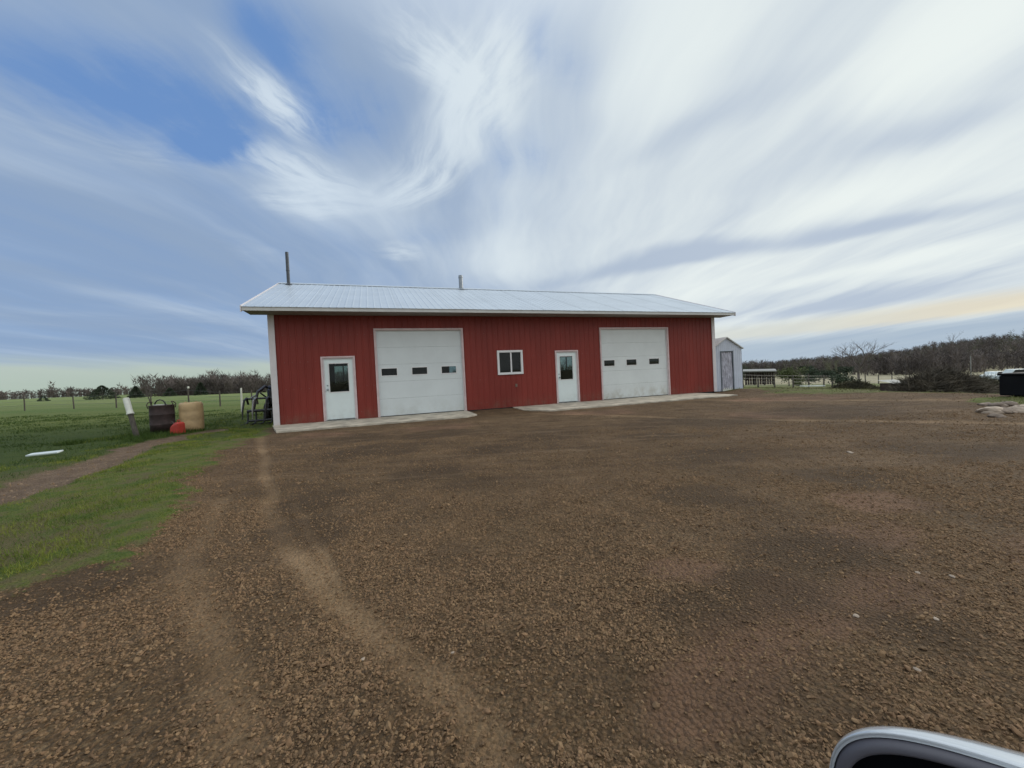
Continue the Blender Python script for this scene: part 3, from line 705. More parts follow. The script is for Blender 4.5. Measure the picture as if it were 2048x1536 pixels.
for s_ in (-1, 1):
    a0 = (s_*(hw_+.07), he-.05); p0 = (0, hp+.01)
    m.add([(a0[0], -.10, a0[1]), (a0[0], hd+.14, a0[1]), (p0[0], hd+.14, p0[1]), (p0[0], -.10, p0[1]), (a0[0], -.10, a0[1]+.05), (a0[0], hd+.14, a0[1]+.05), (p0[0], hd+.14, p0[1]+.05), (p0[0], -.10, p0[1]+.05)],
          [(0,3,2,1),(4,5,6,7),(0,1,5,4),(1,2,6,5),(2,3,7,6),(3,0,4,7)])
m.build('shed_roof', M['fascia'], shed)
m = MB(); frame_boxes(m, dl+.035, dr_-.035, .0, dt-.035, .045, -.03, .05); m.build('door_frame', M['sheddark'], shed)
# loose plastic sheet hung in the doorway, rippled
V = []; F = []; nxs, nzs = 26, 60
for j in range(nzs+1):
    for i in range(nxs+1):
        x = dl+.04+(dr_-dl-.08)*i/nxs; z = .10+(dt-.14)*j/nzs
        y = .02+.02*math.sin(i*1.3+j*.11)+.03*(float(vnoise(np.array([x*7]), np.array([z*3.]), 5)[0])-.5)
        V.append((x, y, z))
for j in range(nzs):
    for i in range(nxs): k = j*(nxs+1)+i; F.append((k, k+1, k+nxs+2, k+nxs+1))
npmesh('door_sheet', V, F, M['sheet'], shed, smooth=True)
MB().box((dl+.03, .03, 0), (dr_-.03, .06, .16)).build('kick_board', M['pvc'], shed)

# ------------------------------------------------------------------ things on the left verge
def at(px, py, y):
    """point on the line of sight of photo pixel (px,py) at depth y"""
    v = ray(px, py); return Vector((v.x/v.y*y, y, EYE+v.z/v.y*y))
def lean_tube(m, p, q, r, n=12): return m.tube([p, q], r, n)
# leaning post with white sleeve
p = at(276, 878, 10.75); p.z = gz(p.x, p.y)-.1; tp = at(252, 797, 10.95)
post = empty('leaning_post', (p.x, p.y, p.z+.1), 0, 'dark wooden post leaning left with a white plastic sleeve on its top', 'post')
o0 = Vector((p.x, p.y, p.z+.1)); d = (tp-p)
k1 = .66
m = MB(); m.tube([p-o0, p+d*.3-o0, p+d*k1-o0], [.066, .062, .060], 12); m.build('post_shaft', M['oldwood'], post, smooth=False)
m = MB(); m.tube([p+d*(k1-.035)-o0, p+d*(k1-.0)-o0, p+d*(k1+.001)-o0, p+d*1.0-o0], [.085, .085, .073, .073], 16); m.build('white_sleeve', M['pvc'], post)
# dark drum
x, y = -10.72, 11.75; z = gz(x, y)
dm = empty('steel_drum', (x, y, z), .3, 'rusty dark open drum with a bucket handle sticking up, left of the tan barrel', 'drum')
r = .295; m = MB()
m.lathe([(.0, .02), (r-.01, .02), (r, .0), (r, .27), (r+.012, .285), (r, .30), (r, .57), (r+.012, .585), (r, .60), (r, .84), (r+.012, .855), (r+.004, .87), (r-.014, .855), (r-.012, .3), (0, .28)], 28)
m.build('drum_shell', M['rust'], dm, smooth=True)
for s_ in (-1, 1):
    MB().tube([(s_*r, -.10, .78), (s_*(r+.03), -.10, .90), (s_*(r-.01), -.08, .97), (s_*(r-.03), .06, .97), (s_*(r+.02), .10, .90), (s_*r, .10, .78)], .013, 8).build('drum_handle', M['rust'], dm)
bk = empty('bucket', (x-.02, y-.03, z+.52), 0, 'white bucket with a black bail handle inside the dark drum', 'bucket')
MB().lathe([(0, .01), (.13, 0), (.155, .36), (.165, .37), (.150, .375), (.13, .02), (0, .03)], 22).build('pail', M['pvc'], bk, smooth=True)
MB().tube([(-.165, 0, .34), (-.15, 0, .42), (-.09, 0, .49), (0, 0, .515), (.09, 0, .49), (.15, 0, .42), (.165, 0, .34)], .018, 8).build('handle', M['black'], bk)
# rod leaning in drum
a_ = Vector((x-.16, y-.05, z+.32)); b_ = at(291, 777, 11.72)
o = MB().tube([a_, a_.lerp(b_, .5)+Vector((.015, 0, 0)), b_], [.016, .014, .012], 8).build('leaning_stick', M['oldwood'], None); tag(o, 'thin dark stick poking up out of the rusty drum', 'stick')
# tan barrel
x2, y2 = -10.12, 12.1; z = gz(x2, y2)
tb = empty('tan_barrel', (x2, y2, z), 0, 'tan plastic barrel standing right of the rusty dark drum', 'barrel')
r = .30; MB().lathe([(0, .0), (r-.05, 0), (r-.01, .04), (r, .12), (r+.003, .30), (r-.003, .33), (r+.003, .36), (r+.004, .58), (r-.003, .61), (r+.003, .64), (r, .80), (r-.02, .87), (r-.05, .895), (r-.055, .875), (0, .87)], 30).build('barrel_body', M['tan'], tb, smooth=True)
for s_ in (-1, 1): MB().lathe([(.0, .915), (.035, .915), (.04, .87)], 12, (s_*.17, 0, 0)).build('bung', M['tan'], tb)
# red fuel can
x3, y3 = -9.98, 11.42; z = gz(x3, y3)
fc = empty('fuel_can', (x3, y3, z), -.25, 'red plastic fuel can on the ground between the drum and the tan barrel', 'fuel can')
m = MB(); m.add([(-.19, -.11, 0), (.15, -.11, 0), (.15, .11, 0), (-.19, .11, 0), (-.17, -.10, .20), (.15, -.10, .30), (.15, .10, .30), (-.17, .10, .20), (-.02, -.07, .33), (.11, -.07, .34), (.11, .07, .34), (-.02, .07, .33)],
              [(0,3,2,1),(0,1,5,4),(1,2,6,5),(2,3,7,6),(3,0,4,7),(4,5,9,8),(5,6,10,9),(6,7,11,10),(7,4,8,11),(8,9,10,11)])
m.build('can_body', M['redplastic'], fc, bevel=.018)
MB().tube([(-.0, 0, .33), (.0, 0, .385), (.04, 0, .40), (.09, 0, .385), (.10, 0, .33)], .014, 8).build('handle', M['redplastic'], fc)
MB().tube([(-.12, 0, .25), (-.19, 0, .33), (-.25, 0, .36)], [.028, .02, .012], 10).build('spout', M['rust'], fc)
# white board on the grass
p = at(90, 916, 8.0); z = gz(p.x, p.y)
o = MB().box((-.25, -.08, .0), (.25, .09, .03)).build('white_board', M['sheetboard'], None, bevel=.006); o.location = (p.x, p.y, z+.045); o.rotation_euler = (R(7), R(-2), .32)
tag(o, 'flat white board lying in the dark green grass at far left', 'board')
# white marker post
p = at(484, 824, 21.4); zb = gz(p.x, p.y); tp = at(482, 776, 21.4)
o = MB().tube([(p.x, p.y, zb-.1), (tp.x+.0, tp.y, tp.z)], .045, 10).build('white_post', M['pvc'], None); tag(o, 'slim upright white post in the pasture just left of the workshop', 'post')
# left pasture fence
lf = empty('pasture_fence', (-40, 37, gz(-40, 37)), 0, 'thin wire pasture fence with dark posts crossing the left field', 'fence')
fo = Vector(lf.location); tops = []
for px, d_, hh_ in ((-160, 41, 1.45), (-60, 41, 1.35), (48, 40, 1.55), (147, 39, 1.35), (232, 37, 1.3), (302, 35, 1.35), (378, 33, 1.6), (440, 32, 1.3), (505, 31, 1.3)):
    q = at(px, 800, d_); zb = gz(q.x, q.y); ln = random.uniform(-.06, .06)
    MB().tube([Vector((q.x, q.y, zb-.2))-fo, Vector((q.x+ln, q.y, zb+hh_))-fo], [.06, .05], 7).build('fence_post', M['oldwood'], lf); tops.append((q.x, q.y, zb, hh_))
for lv in (.35, .62, .9):
    for (xa, ya, za, ha), (xb, yb_, zb, hb) in zip(tops[:-1], tops[1:]):
        MB().tube([Vector((xa, ya-.06, za+ha*lv))-fo, Vector((xb, yb_-.06, zb+hb*lv))-fo], .008, 4, cap=False).build('fence_wire', M['wire'], lf)
xa, ya, za, ha = tops[6]
MB().tube([Vector((xa, ya, za+ha))-fo, Vector((xa, ya, za+ha+.16))-fo], .075, 8).build('white_cap', M['pvc'], lf)

# tractor with grapple loader standing behind the building's left corner
tr_ = empty('loader_tractor', loc(-.75, 3.2, gz(*loc(-.75, 3.2)[:2])), YB, 'dark blue tractor with a tined loader grapple behind the workshop left corner', 'tractor')
# local: +y runs back along the gable, x away from / toward wall
m = MB(); m.box((-.28, .2, .75), (.42, 1.9, 1.28)); m.box((-.22, .15, 1.28), (.36, 1.7, 1.42)); hood = m.build('hood', M['bluepaint'], tr_, bevel=.05)
MB().box((-.2, .16, .80), (.34, .198, 1.22)).build('grille', M['steel'], tr_)
for s_ in (-.38, .52):
    m = MB(); m.tube([(s_-.10, .7, .36), (s_+.10, .7, .36)], .36, 24); w_ = m.build('front_wheel', M['tyre'], tr_, bevel=.03)
    m = MB(); m.tube([(s_-.115, .7, .36), (s_+.115, .7, .36)], .18, 18); m.build('rim', M['worn'], w_)
for s_ in (-.50, .64):
    m = MB(); m.tube([(s_-.18, 2.6, .72), (s_+.18, 2.6, .72)], .72, 28); w_ = m.build('rear_wheel', M['tyre'], tr_, bevel=.05)
m = MB(); m.box((-.26, 1.92, .7), (.40, 3.1, 1.05)); m.box((-.2, 2.5, 1.05), (.34, 3.0, 1.25)); m.box((-.2, 2.95, 1.25), (.34, 3.08, 1.6)); m.build('seat_deck', M['steel'], tr_, bevel=.03)
MB().tube([(.07, 1.95, 1.3), (.07, 2.25, 1.55)], .02, 8).build('steering_column', M['steel'], tr_)
MB().tube([(.07+.2*math.cos(t*math.pi/8), 2.25+.1*math.sin(t*math.pi/8), 1.55+.17*math.sin(t*math.pi/8)) for t in range(17)], .015, 6).build('steering_wheel', M['black'], tr_)
for s_ in (-.42, .50):
    MB().tube([(s_, 1.9, 1.25), (s_, .6, 1.40), (s_, -.5, 1.18), (s_, -1.15, .55)], [.055, .055, .05, .045], 8).build('loader_arm', M['steel'], tr_)
    MB().tube([(s_, 1.3, .8), (s_, -.2, 1.15)], .03, 8).build('lift_cylinder', M['worn'], tr_)
m = MB(); m.tube([(-.62, -1.2, .50), (.70, -1.2, .50)], .05, 8); m.tube([(-.62, -1.2, .14), (.70, -1.2, .14)], .04, 8); m.build('cross_tube', M['steel'], tr_)
for k in range(6):
    xx = -.60+k*.26
    MB().tube([(xx, -1.18, .52), (xx, -1.22, .12), (xx, -1.5, .05), (xx, -2.0, .07)], [.03, .03, .026, .012], 6).build('fork_tine', M['steel'], tr_)
for k, xx in enumerate((-.58, -.28, .12, .5)):
    MB().tube([(xx, -1.15, .75), (xx, -1.32, .98), (xx, -1.62, .90), (xx, -1.85, .55), (xx, -1.9, .25)], [.035, .04, .038, .03, .014], 7).build('grapple_tine', M['worn' if k % 2 else 'steel'], tr_)
MB().tube([(-.58, -1.3, .95), (.5, -1.3, .95)], .035, 8).build('grapple_bar', M['steel'], tr_)
for xx in (-.45, .4): MB().tube([(xx, -.75, 1.05), (xx, -1.35, .97)], .028, 8).build('grapple_cylinder', M['worn'], tr_)

# ------------------------------------------------------------------ vegetation builders
def sliver_cloud(P, D, L, Wd):
    """thin triangles: base at P, pointing along D, length L, width Wd"""
    n = len(P); side = np.cross(D, rng.normal(size=(n, 3))); side /= np.linalg.norm(side, axis=1)[:, None]+1e-9
    V = np.empty((n, 3, 3)); V[:, 0] = P-side*Wd[:, None]/2; V[:, 1] = P+side*Wd[:, None]/2; V[:, 2] = P+D*L[:, None]
    return V.reshape(-1, 3), np.arange(3*n).reshape(-1, 3)
def bare_tree(x, y, hgt, spread, label, seed, group='bare trees along the far edge of the pasture', stems=3, mt_='twig', thick=1.):
    rn = random.Random(seed); z = gz(x, y)
    t = empty('bare_tree', (x, y, z), 0, label, 'tree', group); tk = MB(); cr = MB()
    def grow(p, d, ln, r, lev, m_):
        q = p+d*ln; bend = Vector((rn.uniform(-.12, .12), rn.uniform(-.12, .12), .05))*ln
        m_.tube([p, (p+q)/2+bend*.5, q], [r, r*.82, r*.62], 5 if lev > 1 else 7, cap=False)
        if lev >= 5: return
        for k in range(rn.choice((2, 3, 3)) if lev else stems+2):
            a = rn.uniform(0, 6.283); sp = rn.uniform(.35, .8)*spread
            nd = (d+Vector((math.cos(a)*sp, math.sin(a)*sp, rn.uniform(-.05, .3)))).normalized()
            grow(p.lerp(q, rn.uniform(.55, 1)), nd, ln*rn.uniform(.60, .82), r*rn.uniform(.42, .6), lev+1, cr)
    grow(Vector((0, 0, -.1)), Vector((rn.uniform(-.05, .05), rn.uniform(-.05, .05), 1)).normalized(), hgt*.30, hgt*.020*thick, 0, tk)
    k = hgt/max(v[2] for v in cr.v)
    for m_ in (tk, cr): m_.v = [(a*k, b*k, c*k) for a, b, c in m_.v]
    tk.build('trunk', M['bark'], t); cr.build('crown', M[mt_], t); return t
def conifer(x, y, hgt, rad, label, seed, group='dark evergreens along the left field edge', lump=1.):
    rs = np.random.default_rng(seed); z = gz(x, y); t = empty('evergreen_tree', (x, y, z), 0, label, 'tree', group)
    MB().tube([(0, 0, -.1), (0, 0, hgt*.9)], [hgt*.02, .01], 6).build('trunk', M['bark'], t)
    n = 2600; f = rs.random(n)**1.35; ang = rs.random(n)*6.283
    tier = .70+.30*np.abs(np.sin(f*hgt*3.0+ang*.6)); r = rad*(1-f)**.8*tier*(.25+.75*rs.random(n)**.5)*(1+.25*np.sin(ang*2+seed)*lump)
    P = np.stack([np.cos(ang)*r, np.sin(ang)*r, .05*hgt+f*hgt*.93], 1)
    D = np.stack([np.cos(ang), np.sin(ang), rs.normal(-.1, .35, n)], 1); D /= np.linalg.norm(D, axis=1)[:, None]
    V, F = sliver_cloud(P, D, np.full(n, hgt*.10), np.full(n, hgt*.045)); npmesh('crown', V, F, M['needle'], t); return t
def round_bush(name, x, y, w, hgt, label, seed, mt_, cat='bush', n=2600, group=None, stem=.12):
    rs = np.random.default_rng(seed); t = empty(name, (x, y, gz(x, y)), 0, label, cat, group)
    MB().tube([(0, 0, -.1), (0, 0, hgt*.5)], [stem*.6, stem*.3], 6).build('trunk', M['bark'], t)
    cl = rs.normal(size=(14, 3))*np.array([.33*w, .33*w, .22*hgt])+np.array([0, 0, hgt*.56])
    c = cl[rs.integers(0, 14, n)]; P = c+rs.normal(size=(n, 3))*np.array([.10*w, .10*w, .10*hgt]); P[:, 2] = np.clip(P[:, 2], .05, hgt)
    D = rs.normal(size=(n, 3)); D[:, 2] += .5; D /= np.linalg.norm(D, axis=1)[:, None]
    V, F = sliver_cloud(P, D, np.full(n, .10*hgt), np.full(n, .05*hgt)); npmesh('crown', V, F, M[mt_], t); return t
def woods(name, mt_, spots, hmin, hmax, label_kind='stuff', twigs=70, wide=.14):
    """a wood that reads as one mass: every tree a thin stem and a fan of twigs"""
    Vs = []; Fs = []; off = 0; n = len(spots); xs = spots[:, 0]; ys = spots[:, 1]; zs = height(xs, ys, False)
    hs = rng.uniform(hmin*.9, hmax, n)*(1+.35*fbm(xs, ys, .03, 3, 90)+.2*fbm(xs, ys, .15, 2, 95)); hs *= np.where((rng.random(n) < .05) & (hmax > 7.5), rng.uniform(1.15, 1.5, n), 1)
    Pt = np.stack([xs, ys, zs-.3], 1); D = rng.normal(0, .05, (n, 3)); D[:, 2] = 1
    V, F = sliver_cloud(Pt, D, hs, rng.uniform(.25, .5, n)); Vs.append(V); Fs.append(F); off += len(V)
    for frac, lo, hi, sp in ((.34, -.02, .35, .30), (.33, .25, .75, .32), (.33, .55, .93, .42)):
        k = int(twigs*frac); T = np.repeat(np.arange(n), k); f = rng.uniform(lo, hi, n*k)
        a = rng.uniform(0, 6.283, n*k); cr_ = hs[T]*.16*rng.random(n*k)
        P = np.stack([xs[T]+np.cos(a)*cr_*.8, ys[T]+np.sin(a)*cr_*.8, zs[T]+hs[T]*f], 1)
        Dd = np.stack([np.cos(a)*sp*2, np.sin(a)*sp*2, rng.uniform(.5, 1.6, n*k)], 1); Dd /= np.linalg.norm(Dd, axis=1)[:, None]
        V, F = sliver_cloud(P, Dd, hs[T]*rng.uniform(.10, .24, n*k), rng.uniform(.5, 1.5, n*k)*wide*hs[T]/8); Vs.append(V); Fs.append(F+off); off += len(V)
    o = npmesh(name, np.concatenate(Vs), np.concatenate(Fs), M[mt_]); return o
def strip_spots(x0, y0, x1, y1, deep, n):
    t = rng.random(n); d = rng.random(n)*deep; ln = math.hypot(x1-x0, y1-y0); nx_, ny_ = -(y1-y0)/ln, (x1-x0)/ln
    return np.stack([x0+(x1-x0)*t+nx_*d+rng.normal(0, 1, n), y0+(y1-y0)*t+ny_*d+rng.normal(0, 1, n)], 1)
# left woods: near block beside the building, lower far line to the left
tag(woods('bare_woods', 'twigfar', np.concatenate([strip_spots(-222, 226, -60, 238, 40, 900), strip_spots(-60, 238, 95, 215, 30, 260)]), 9.0, 11.5, twigs=84, wide=.2), 'leafless grey-brown wood behind the left field, tallest next to the workshop', 'woods', kind='stuff')
tag(woods('distant_woods', 'twigfar', strip_spots(-900, 470, -260, 560, 60, 1100), 8.5, 11., wide=.5, twigs=42), 'low distant line of trees along the far left horizon', 'woods', kind='stuff')
# right wooded hillside
tag(woods('wooded_hillside', 'twigfar', np.concatenate([strip_spots(95, 172, 310, 150, 170, 2100), strip_spots(300, 150, 420, 60, 150, 600), strip_spots(132, 128, 300, 92, 40, 900)]), 5.2, 7.5, twigs=66, wide=.26), 'leafless wooded hillside rising behind the pasture on the right', 'woods', kind='stuff')
tag(woods('budding_woods', 'twigfarg', np.concatenate([strip_spots(110, 165, 330, 142, 120, 420)]), 5.5, 7.4, twigs=60, wide=.16), 'olive green budding trees scattered among the bare hillside wood', 'woods', kind='stuff')
tag(woods('low_dark_woods', 'needle', np.concatenate([strip_spots(75, 150, 100, 148, 25, 90), strip_spots(60, 260, 200, 330, 60, 260)]), 4., 6., twigs=60, wide=.2), 'low dark green trees behind the pasture shelter right of the shed', 'woods', kind='stuff')

for i, (px, d_, w_, hgt, lab) in enumerate(((205, 150, 4.6, 5.6, 'broad dark evergreen, leftmost in the field'), (272, 165, 2.5, 5.2, 'slim pointed evergreen behind the leaning white-topped post'),
        (340, 190, 3.0, 4.4, 'low dark evergreen in front of the left wood'), (402, 190, 3.2, 6.4, 'tall pointed evergreen behind the tan barrel'), (86, 200, 3.0, 3.0, 'tiny faint evergreen near the left edge of the field'))):
    q = at(px, 790, d_); conifer(q.x, q.y, hgt, w_, lab, 100+i)
def sky_tree(px, top, d_, spread, label, seed, thick=1.):
    q = at(px, top, d_); bare_tree(q.x, q.y, q.z-gz(q.x, q.y), spread, label, seed, thick=thick)
sky_tree(1715, 676, 78, 1.0, 'large spreading leafless tree standing alone above the hillside wood', 5)
sky_tree(1905, 662, 130, .62, 'tallest leafless tree on the skyline right of the spreading one', 9, .9)
sky_tree(1858, 682, 130, .75, 'thin leafless tree on the skyline just left of the tallest one', 12, .8)
sky_tree(1928, 680, 135, .75, 'shorter leafless tree close to the right of the tallest skyline tree', 14, .8)
q = at(1680, 768, 45); round_bush('cedar_bush', q.x, q.y, 4.2, 2.1, 'dark round evergreen bush on a short trunk in the pasture', 31, 'needle', 'bush', 3000)
q = at(1578, 768, 48); round_bush('young_tree', q.x, q.y, 2.6, 2.3, 'light green budding young tree right of the pasture shelter', 32, 'bud', 'tree', 2000)
q = at(1612, 768, 70); round_bush('field_bush', q.x, q.y, 2.6, 3.2, 'dark leafy tree behind the light green young tree', 33, 'needle', 'tree', 1600)

# ------------------------------------------------------------------ right pasture
# run-in shelter
q = at(1520, 775, 60); sh = empty('pasture_shelter', (q.x, q.y, gz(q.x, q.y)), -.55, 'low open pasture shelter with pale tin roof beside the small shed', 'shelter')
for xx in (-1.9, -.65, .65, 1.9):
    for yy in (0, 2.4): MB().tube([(xx, yy, -.2), (xx, yy, 2.0)], .09, 7).build('shelter_post', M['oldwood'], sh)
m = MB(); m.add([(-2.2, -.5, 2.15), (2.2, -.5, 2.0), (2.2, 2.8, 2.25), (-2.2, 2.8, 2.4), (-2.2, -.5, 2.32), (2.2, -.5, 2.17), (2.2, 2.8, 2.42), (-2.2, 2.8, 2.57)], [(0,3,2,1),(4,5,6,7),(0,1,5,4),(1,2,6,5),(2,3,7,6),(3,0,4,7)]); m.build('shelter_roof', M['worn'], sh)
for i in range(12): MB().box((-1.95+i*.33, 2.45, .0), (-1.95+i*.33+.27, 2.5, 2.1)).build('back_board', M['rust'], sh)
for zz in (.45, .85, 1.2):
    MB().box((.2, -.1, zz), (1.9, -.05, zz+.11)).build('rail', M['oldwood'], sh)
# fence
rf = empty('paddock_fence', (36, 44, gz(36, 44)), 0, 'dark-post wire fence running across the pasture on the right', 'fence'); fo = Vector(rf.location); tops = []
for i, (px, d_) in enumerate(((1486, 34), (1516, 35), (1549, 36), (1586, 37), (1617, 39), (1647, 41), (1664, 43), (1678, 45), (1705, 48), (1731, 52), (1757, 56), (1784, 60), (1812, 66), (1850, 72), (1900, 80))):
    q = at(px, 760, d_); zb = gz(q.x, q.y); hh_ = 1.25+random.uniform(-.12, .15)
    MB().tube([Vector((q.x, q.y, zb-.2))-fo, Vector((q.x+random.uniform(-.06, .06), q.y, zb+hh_))-fo], [.075, .06], 7).build('fence_post', M['oldwood'], rf); tops.append((q.x, q.y, zb, 1.2))
for lv in (.2, .45, .7, .95):
    for (xa, ya, za, ha), (xb, yb_, zb, hb) in zip(tops[:-1], tops[1:]):
        MB().tube([Vector((xa, ya-.08, za+ha*lv))-fo, Vector((xb, yb_-.08, zb+hb*lv))-fo], .009, 4, cap=False).build('fence_wire', M['wire'], rf)
# pale trough / board in the grass, tin covered crate
q = at(1625, 777, 27); o = MB().box((-.8, -.2, 0), (.8, .2, .05)).build('pale_plank', M['sheetboard'], None, bevel=.01); o.location = (q.x, q.y, gz(q.x, q.y)+.16); o.rotation_euler = (0, R(2), .1)
tag(o, 'long pale plank lying in the grass in front of the paddock fence', 'plank')
q = at(1787, 783, 15.2); z = gz(q.x, q.y)
cr = empty('covered_crate', (q.x, q.y, z), .1, 'dark wooden crate with a pale tin sheet on top, left of the brush pile', 'crate')
for yy in (-.24, .24):
    for zz in (.03, .13, .23): MB().box((-.30, yy-.012, zz), (.30, yy+.012, zz+.085)).build('slat', M['rust'], cr)
for xx in (-.29, .29): MB().box((xx-.02, -.225, .0), (xx+.02, .225, .33)).build('side_panel', M['rust'], cr)
m = MB()
for i in range(12): m.add([(-.38+i*.063, -.32, .335+.012*(i % 2)), (-.38+(i+1)*.063, -.32, .335+.012*((i+1) % 2)), (-.38+(i+1)*.063, .32, .36+.012*((i+1) % 2)), (-.38+i*.063, .32, .36+.012*(i % 2))], [(0, 1, 2, 3)])
ts = m.build('tin_sheet', M['tin'], cr); ts.rotation_euler.x = R(9); ts.location.z = .04
# brush piles: stuff
def brush(name, x, y, w, d_, hgt, mt_, n, label, seed, up=.25, wd=.03, ln=.6):
    rs = np.random.default_rng(seed); a = rs.random(n)*6.283; rr = rs.random(n)**.6
    px_ = np.cos(a)*rr*w/2; py_ = np.sin(a)*rr*d_/2
    top = hgt*(1-rr**2)*(.75+.5*vnoise((px_+x)*1.6, (py_+y)*1.6, seed)); pz = top*rs.random(n)**.6
    X = x+px_; Y = y+py_; Z = height(X, Y)+pz
    D = rs.normal(size=(n, 3)); D[:, 2] = D[:, 2]*.6+up; D /= np.linalg.norm(D, axis=1)[:, None]
    V, F = sliver_cloud(np.stack([X, Y, Z], 1), D, rs.uniform(.3, 1, n)*ln, rs.uniform(.4, 1, n)*wd)
    return tag(npmesh(name, V, F, M[mt_]), label, 'brush pile', kind='stuff')
brush('brush_pile', 16.0, 14.3, 3.4, 1.6, .72, 'brush', 9000, 'large tangled heap of cut brush at the far right yard edge', 41)
brush('brush_pile', 18.5, 15.2, 2.2, 1.4, .50, 'weed', 3500, 'low olive heap of brush right of the large brush heap', 45)
brush('weed_mound', 19.8, 22.2, 2.6, 1.3, .45, 'weed', 6000, 'low dark mound of weeds behind the yard, left of the tin-covered crate', 42, wd=.04, ln=.3)
# rubble behind the tank
def rock(x, y, r, mt_, label, seed, group=None, flat=.6, z0=None):
    rn = np.random.default_rng(seed); bm = bmesh.new(); bmesh.ops.create_icosphere(bm, subdivisions=3, radius=1)
    o_ = rn.uniform(0, 50, 3)
    for v in bm.verts:
        c = v.co; k = 1+.42*float(fbm(np.array([c.x*1.3+o_[0]]), np.array([c.y*1.3+c.z*1.7+o_[1]]), 1., 3, seed)[0])
        v.co = Vector((c.x*k*r*1.25, c.y*k*r*.9, max(c.z*k*r*flat, -r*.3)))
    me = bpy.data.meshes.new('stone'); bm.to_mesh(me); bm.free(); me.materials.append(M[mt_])
    for pl in me.polygons: pl.use_smooth = seed % 3 > 0
    ob = bpy.data.objects.new('field_stone', me); COL.objects.link(ob); ob.location = (x, y, (gz(x, y) if z0 is None else z0)+r*.12); ob.rotation_euler.z = rn.uniform(0, 6)
    return tag(ob, label, 'stone', group)
GR = 'field stones in the row at the right edge of the yard'
for i, (px, py, rr, mt_, lab) in enumerate(((1982, 826, .16, 'rockpale', 'largest pale stone at the left end of the stone row'), (1972, 812, .11, 'rock', 'pinkish stone behind the largest pale stone'),
        (1995, 814, .12, 'rock', 'grey stone just right of and behind the largest pale stone'), (2006, 826, .14, 'rock', 'dark flat stone in the front of the row'),
        (2018, 813, .12, 'rock', 'small brown stone below the corner of the black tank'), (2030, 824, .15, 'rockpale', 'pale flat stone in front of the grass patch'), (2046, 820, .16, 'rockpale', 'pale stone cut by the right edge of the picture'),
        (1992, 834, .09, 'rock', 'small stone nearest the camera in the row'))):
    v = ray(px, py); k = -EYE/v.z*1.0; rock(v.x*k, v.y*k, rr, mt_, lab, 60+i, GR)
for i, (px, d_, rr, lab) in enumerate(((1985, 19, .34, 'pale rubble lump left of the black tank'), (1999, 21, .42, 'pale rubble lump just behind the black tank'), (1975, 23, .30, 'small rubble lump behind the brush heap'), (2020, 24, .50, 'largest pale rubble lump above the black tank'), (2040, 26, .55, 'pale rubble lump at the right edge above the tank'))):
    q = at(px, 760, d_); rock(q.x, q.y, rr, 'rockpale', lab, 80+i, 'rubble heap behind the black tank', .8)
# black tank
q = at(2106, 799, 9.8); z = gz(q.x, q.y)
bt = empty('black_tank', (q.x+.1, q.y+.2, z), .12, 'black box-shaped tank half out of frame at the right edge', 'tank')
MB().box((-.72, -.45, .03), (.72, .45, .56)).build('tank_body', M['boxblack'], bt, bevel=.03)
MB().box((-.74, -.47, .562), (.74, .47, .62)).build('tank_lid', M['boxblack'], bt, bevel=.015)
for xx in (-.66, 0, .66): MB().box((xx-.04, -.468, .05), (xx+.04, -.4505, .55)).build('tank_rib', M['boxblack'], bt)
# far pale vehicles and pole
def far_car(x, y, rz, label, L=4.6, roof=1.55):
    c = empty('parked_car', (x, y, gz(x, y)), rz, label, 'car', 'pale vehicles far off behind the tank')
    prof = [(-L/2, .35), (-L/2, .85), (-L/2+.15, 1.0), (-L*.30, 1.08), (-L*.18, roof), (L*.14, roof), (L*.27, 1.05), (L/2-.15, .9), (L/2, .7), (L/2, .35)]
    m = MB(); k = len(prof); m.add([(a, -.85, b) for a, b in prof]+[(a, .85, b) for a, b in prof], [tuple(range(k)), tuple(range(k, 2*k))[::-1]]+[(i, k+i, k+(i+1) % k, (i+1) % k) for i in range(k)]); m.build('body', M['sheetboard'], c, bevel=.06)
    for s_ in (-1, 1): m = MB(); m.add([(-L*.27, s_*.862, 1.1), (-L*.17, s_*.862, roof-.08), (L*.13, s_*.862, roof-.08), (L*.24, s_*.862, 1.08)], [(0, 1, 2, 3)]); m.build('side_window', M['black'], c)
    for a in (-L*.31, L*.31):
        for s_ in (-.75, .75): MB().tube([(a, s_-.12, .34), (a, s_+.12, .34)], .34, 16).build('wheel', M['tyre'], c)
q = at(2035, 745, 62); far_car(q.x, q.y, -.3, 'pale van-like car far beyond the black tank', 5.0, 1.9)
q = at(1990, 750, 70); far_car(q.x, q.y, .2, 'low grey car far beyond the brush heap')
q = at(1942, 745, 88); o = MB().tube([(q.x, q.y, gz(q.x, q.y)-.2), (q.x, q.y, gz(q.x, q.y)+5.0)], .09, 8).build('utility_pole', M['worn'], None); tag(o, 'thin grey pole in front of the wood above the brush heap', 'pole')

# ------------------------------------------------------------------ loose stones in the yard that show one by one
for i, (px, py, rr, lab) in enumerate(((725, 1312, .008, 'small white pebble in the left foreground gravel'), (1712, 1236, .012, 'pale flat stone beside the red dirt patch'), (1872, 1243, .010, 'small pale stone on the red dirt strip'),
        (1905, 1155, .012, 'white flat stone right of centre in the gravel'), (1836, 1147, .011, 'pale stone left of the white flat stone'), (1700, 906, .035, 'low pale stone far out in the middle of the yard'), (1835, 1346, .009, 'round tan pebble above the car mirror'), (905, 1298, .007, 'white pebble in the centre foreground'))):
    v = ray(px, py); k = -EYE/v.z; rock(v.x*k, v.y*k, rr, 'rockpale', lab, 200+i, 'pale stones lying loose in the gravel yard', .5)

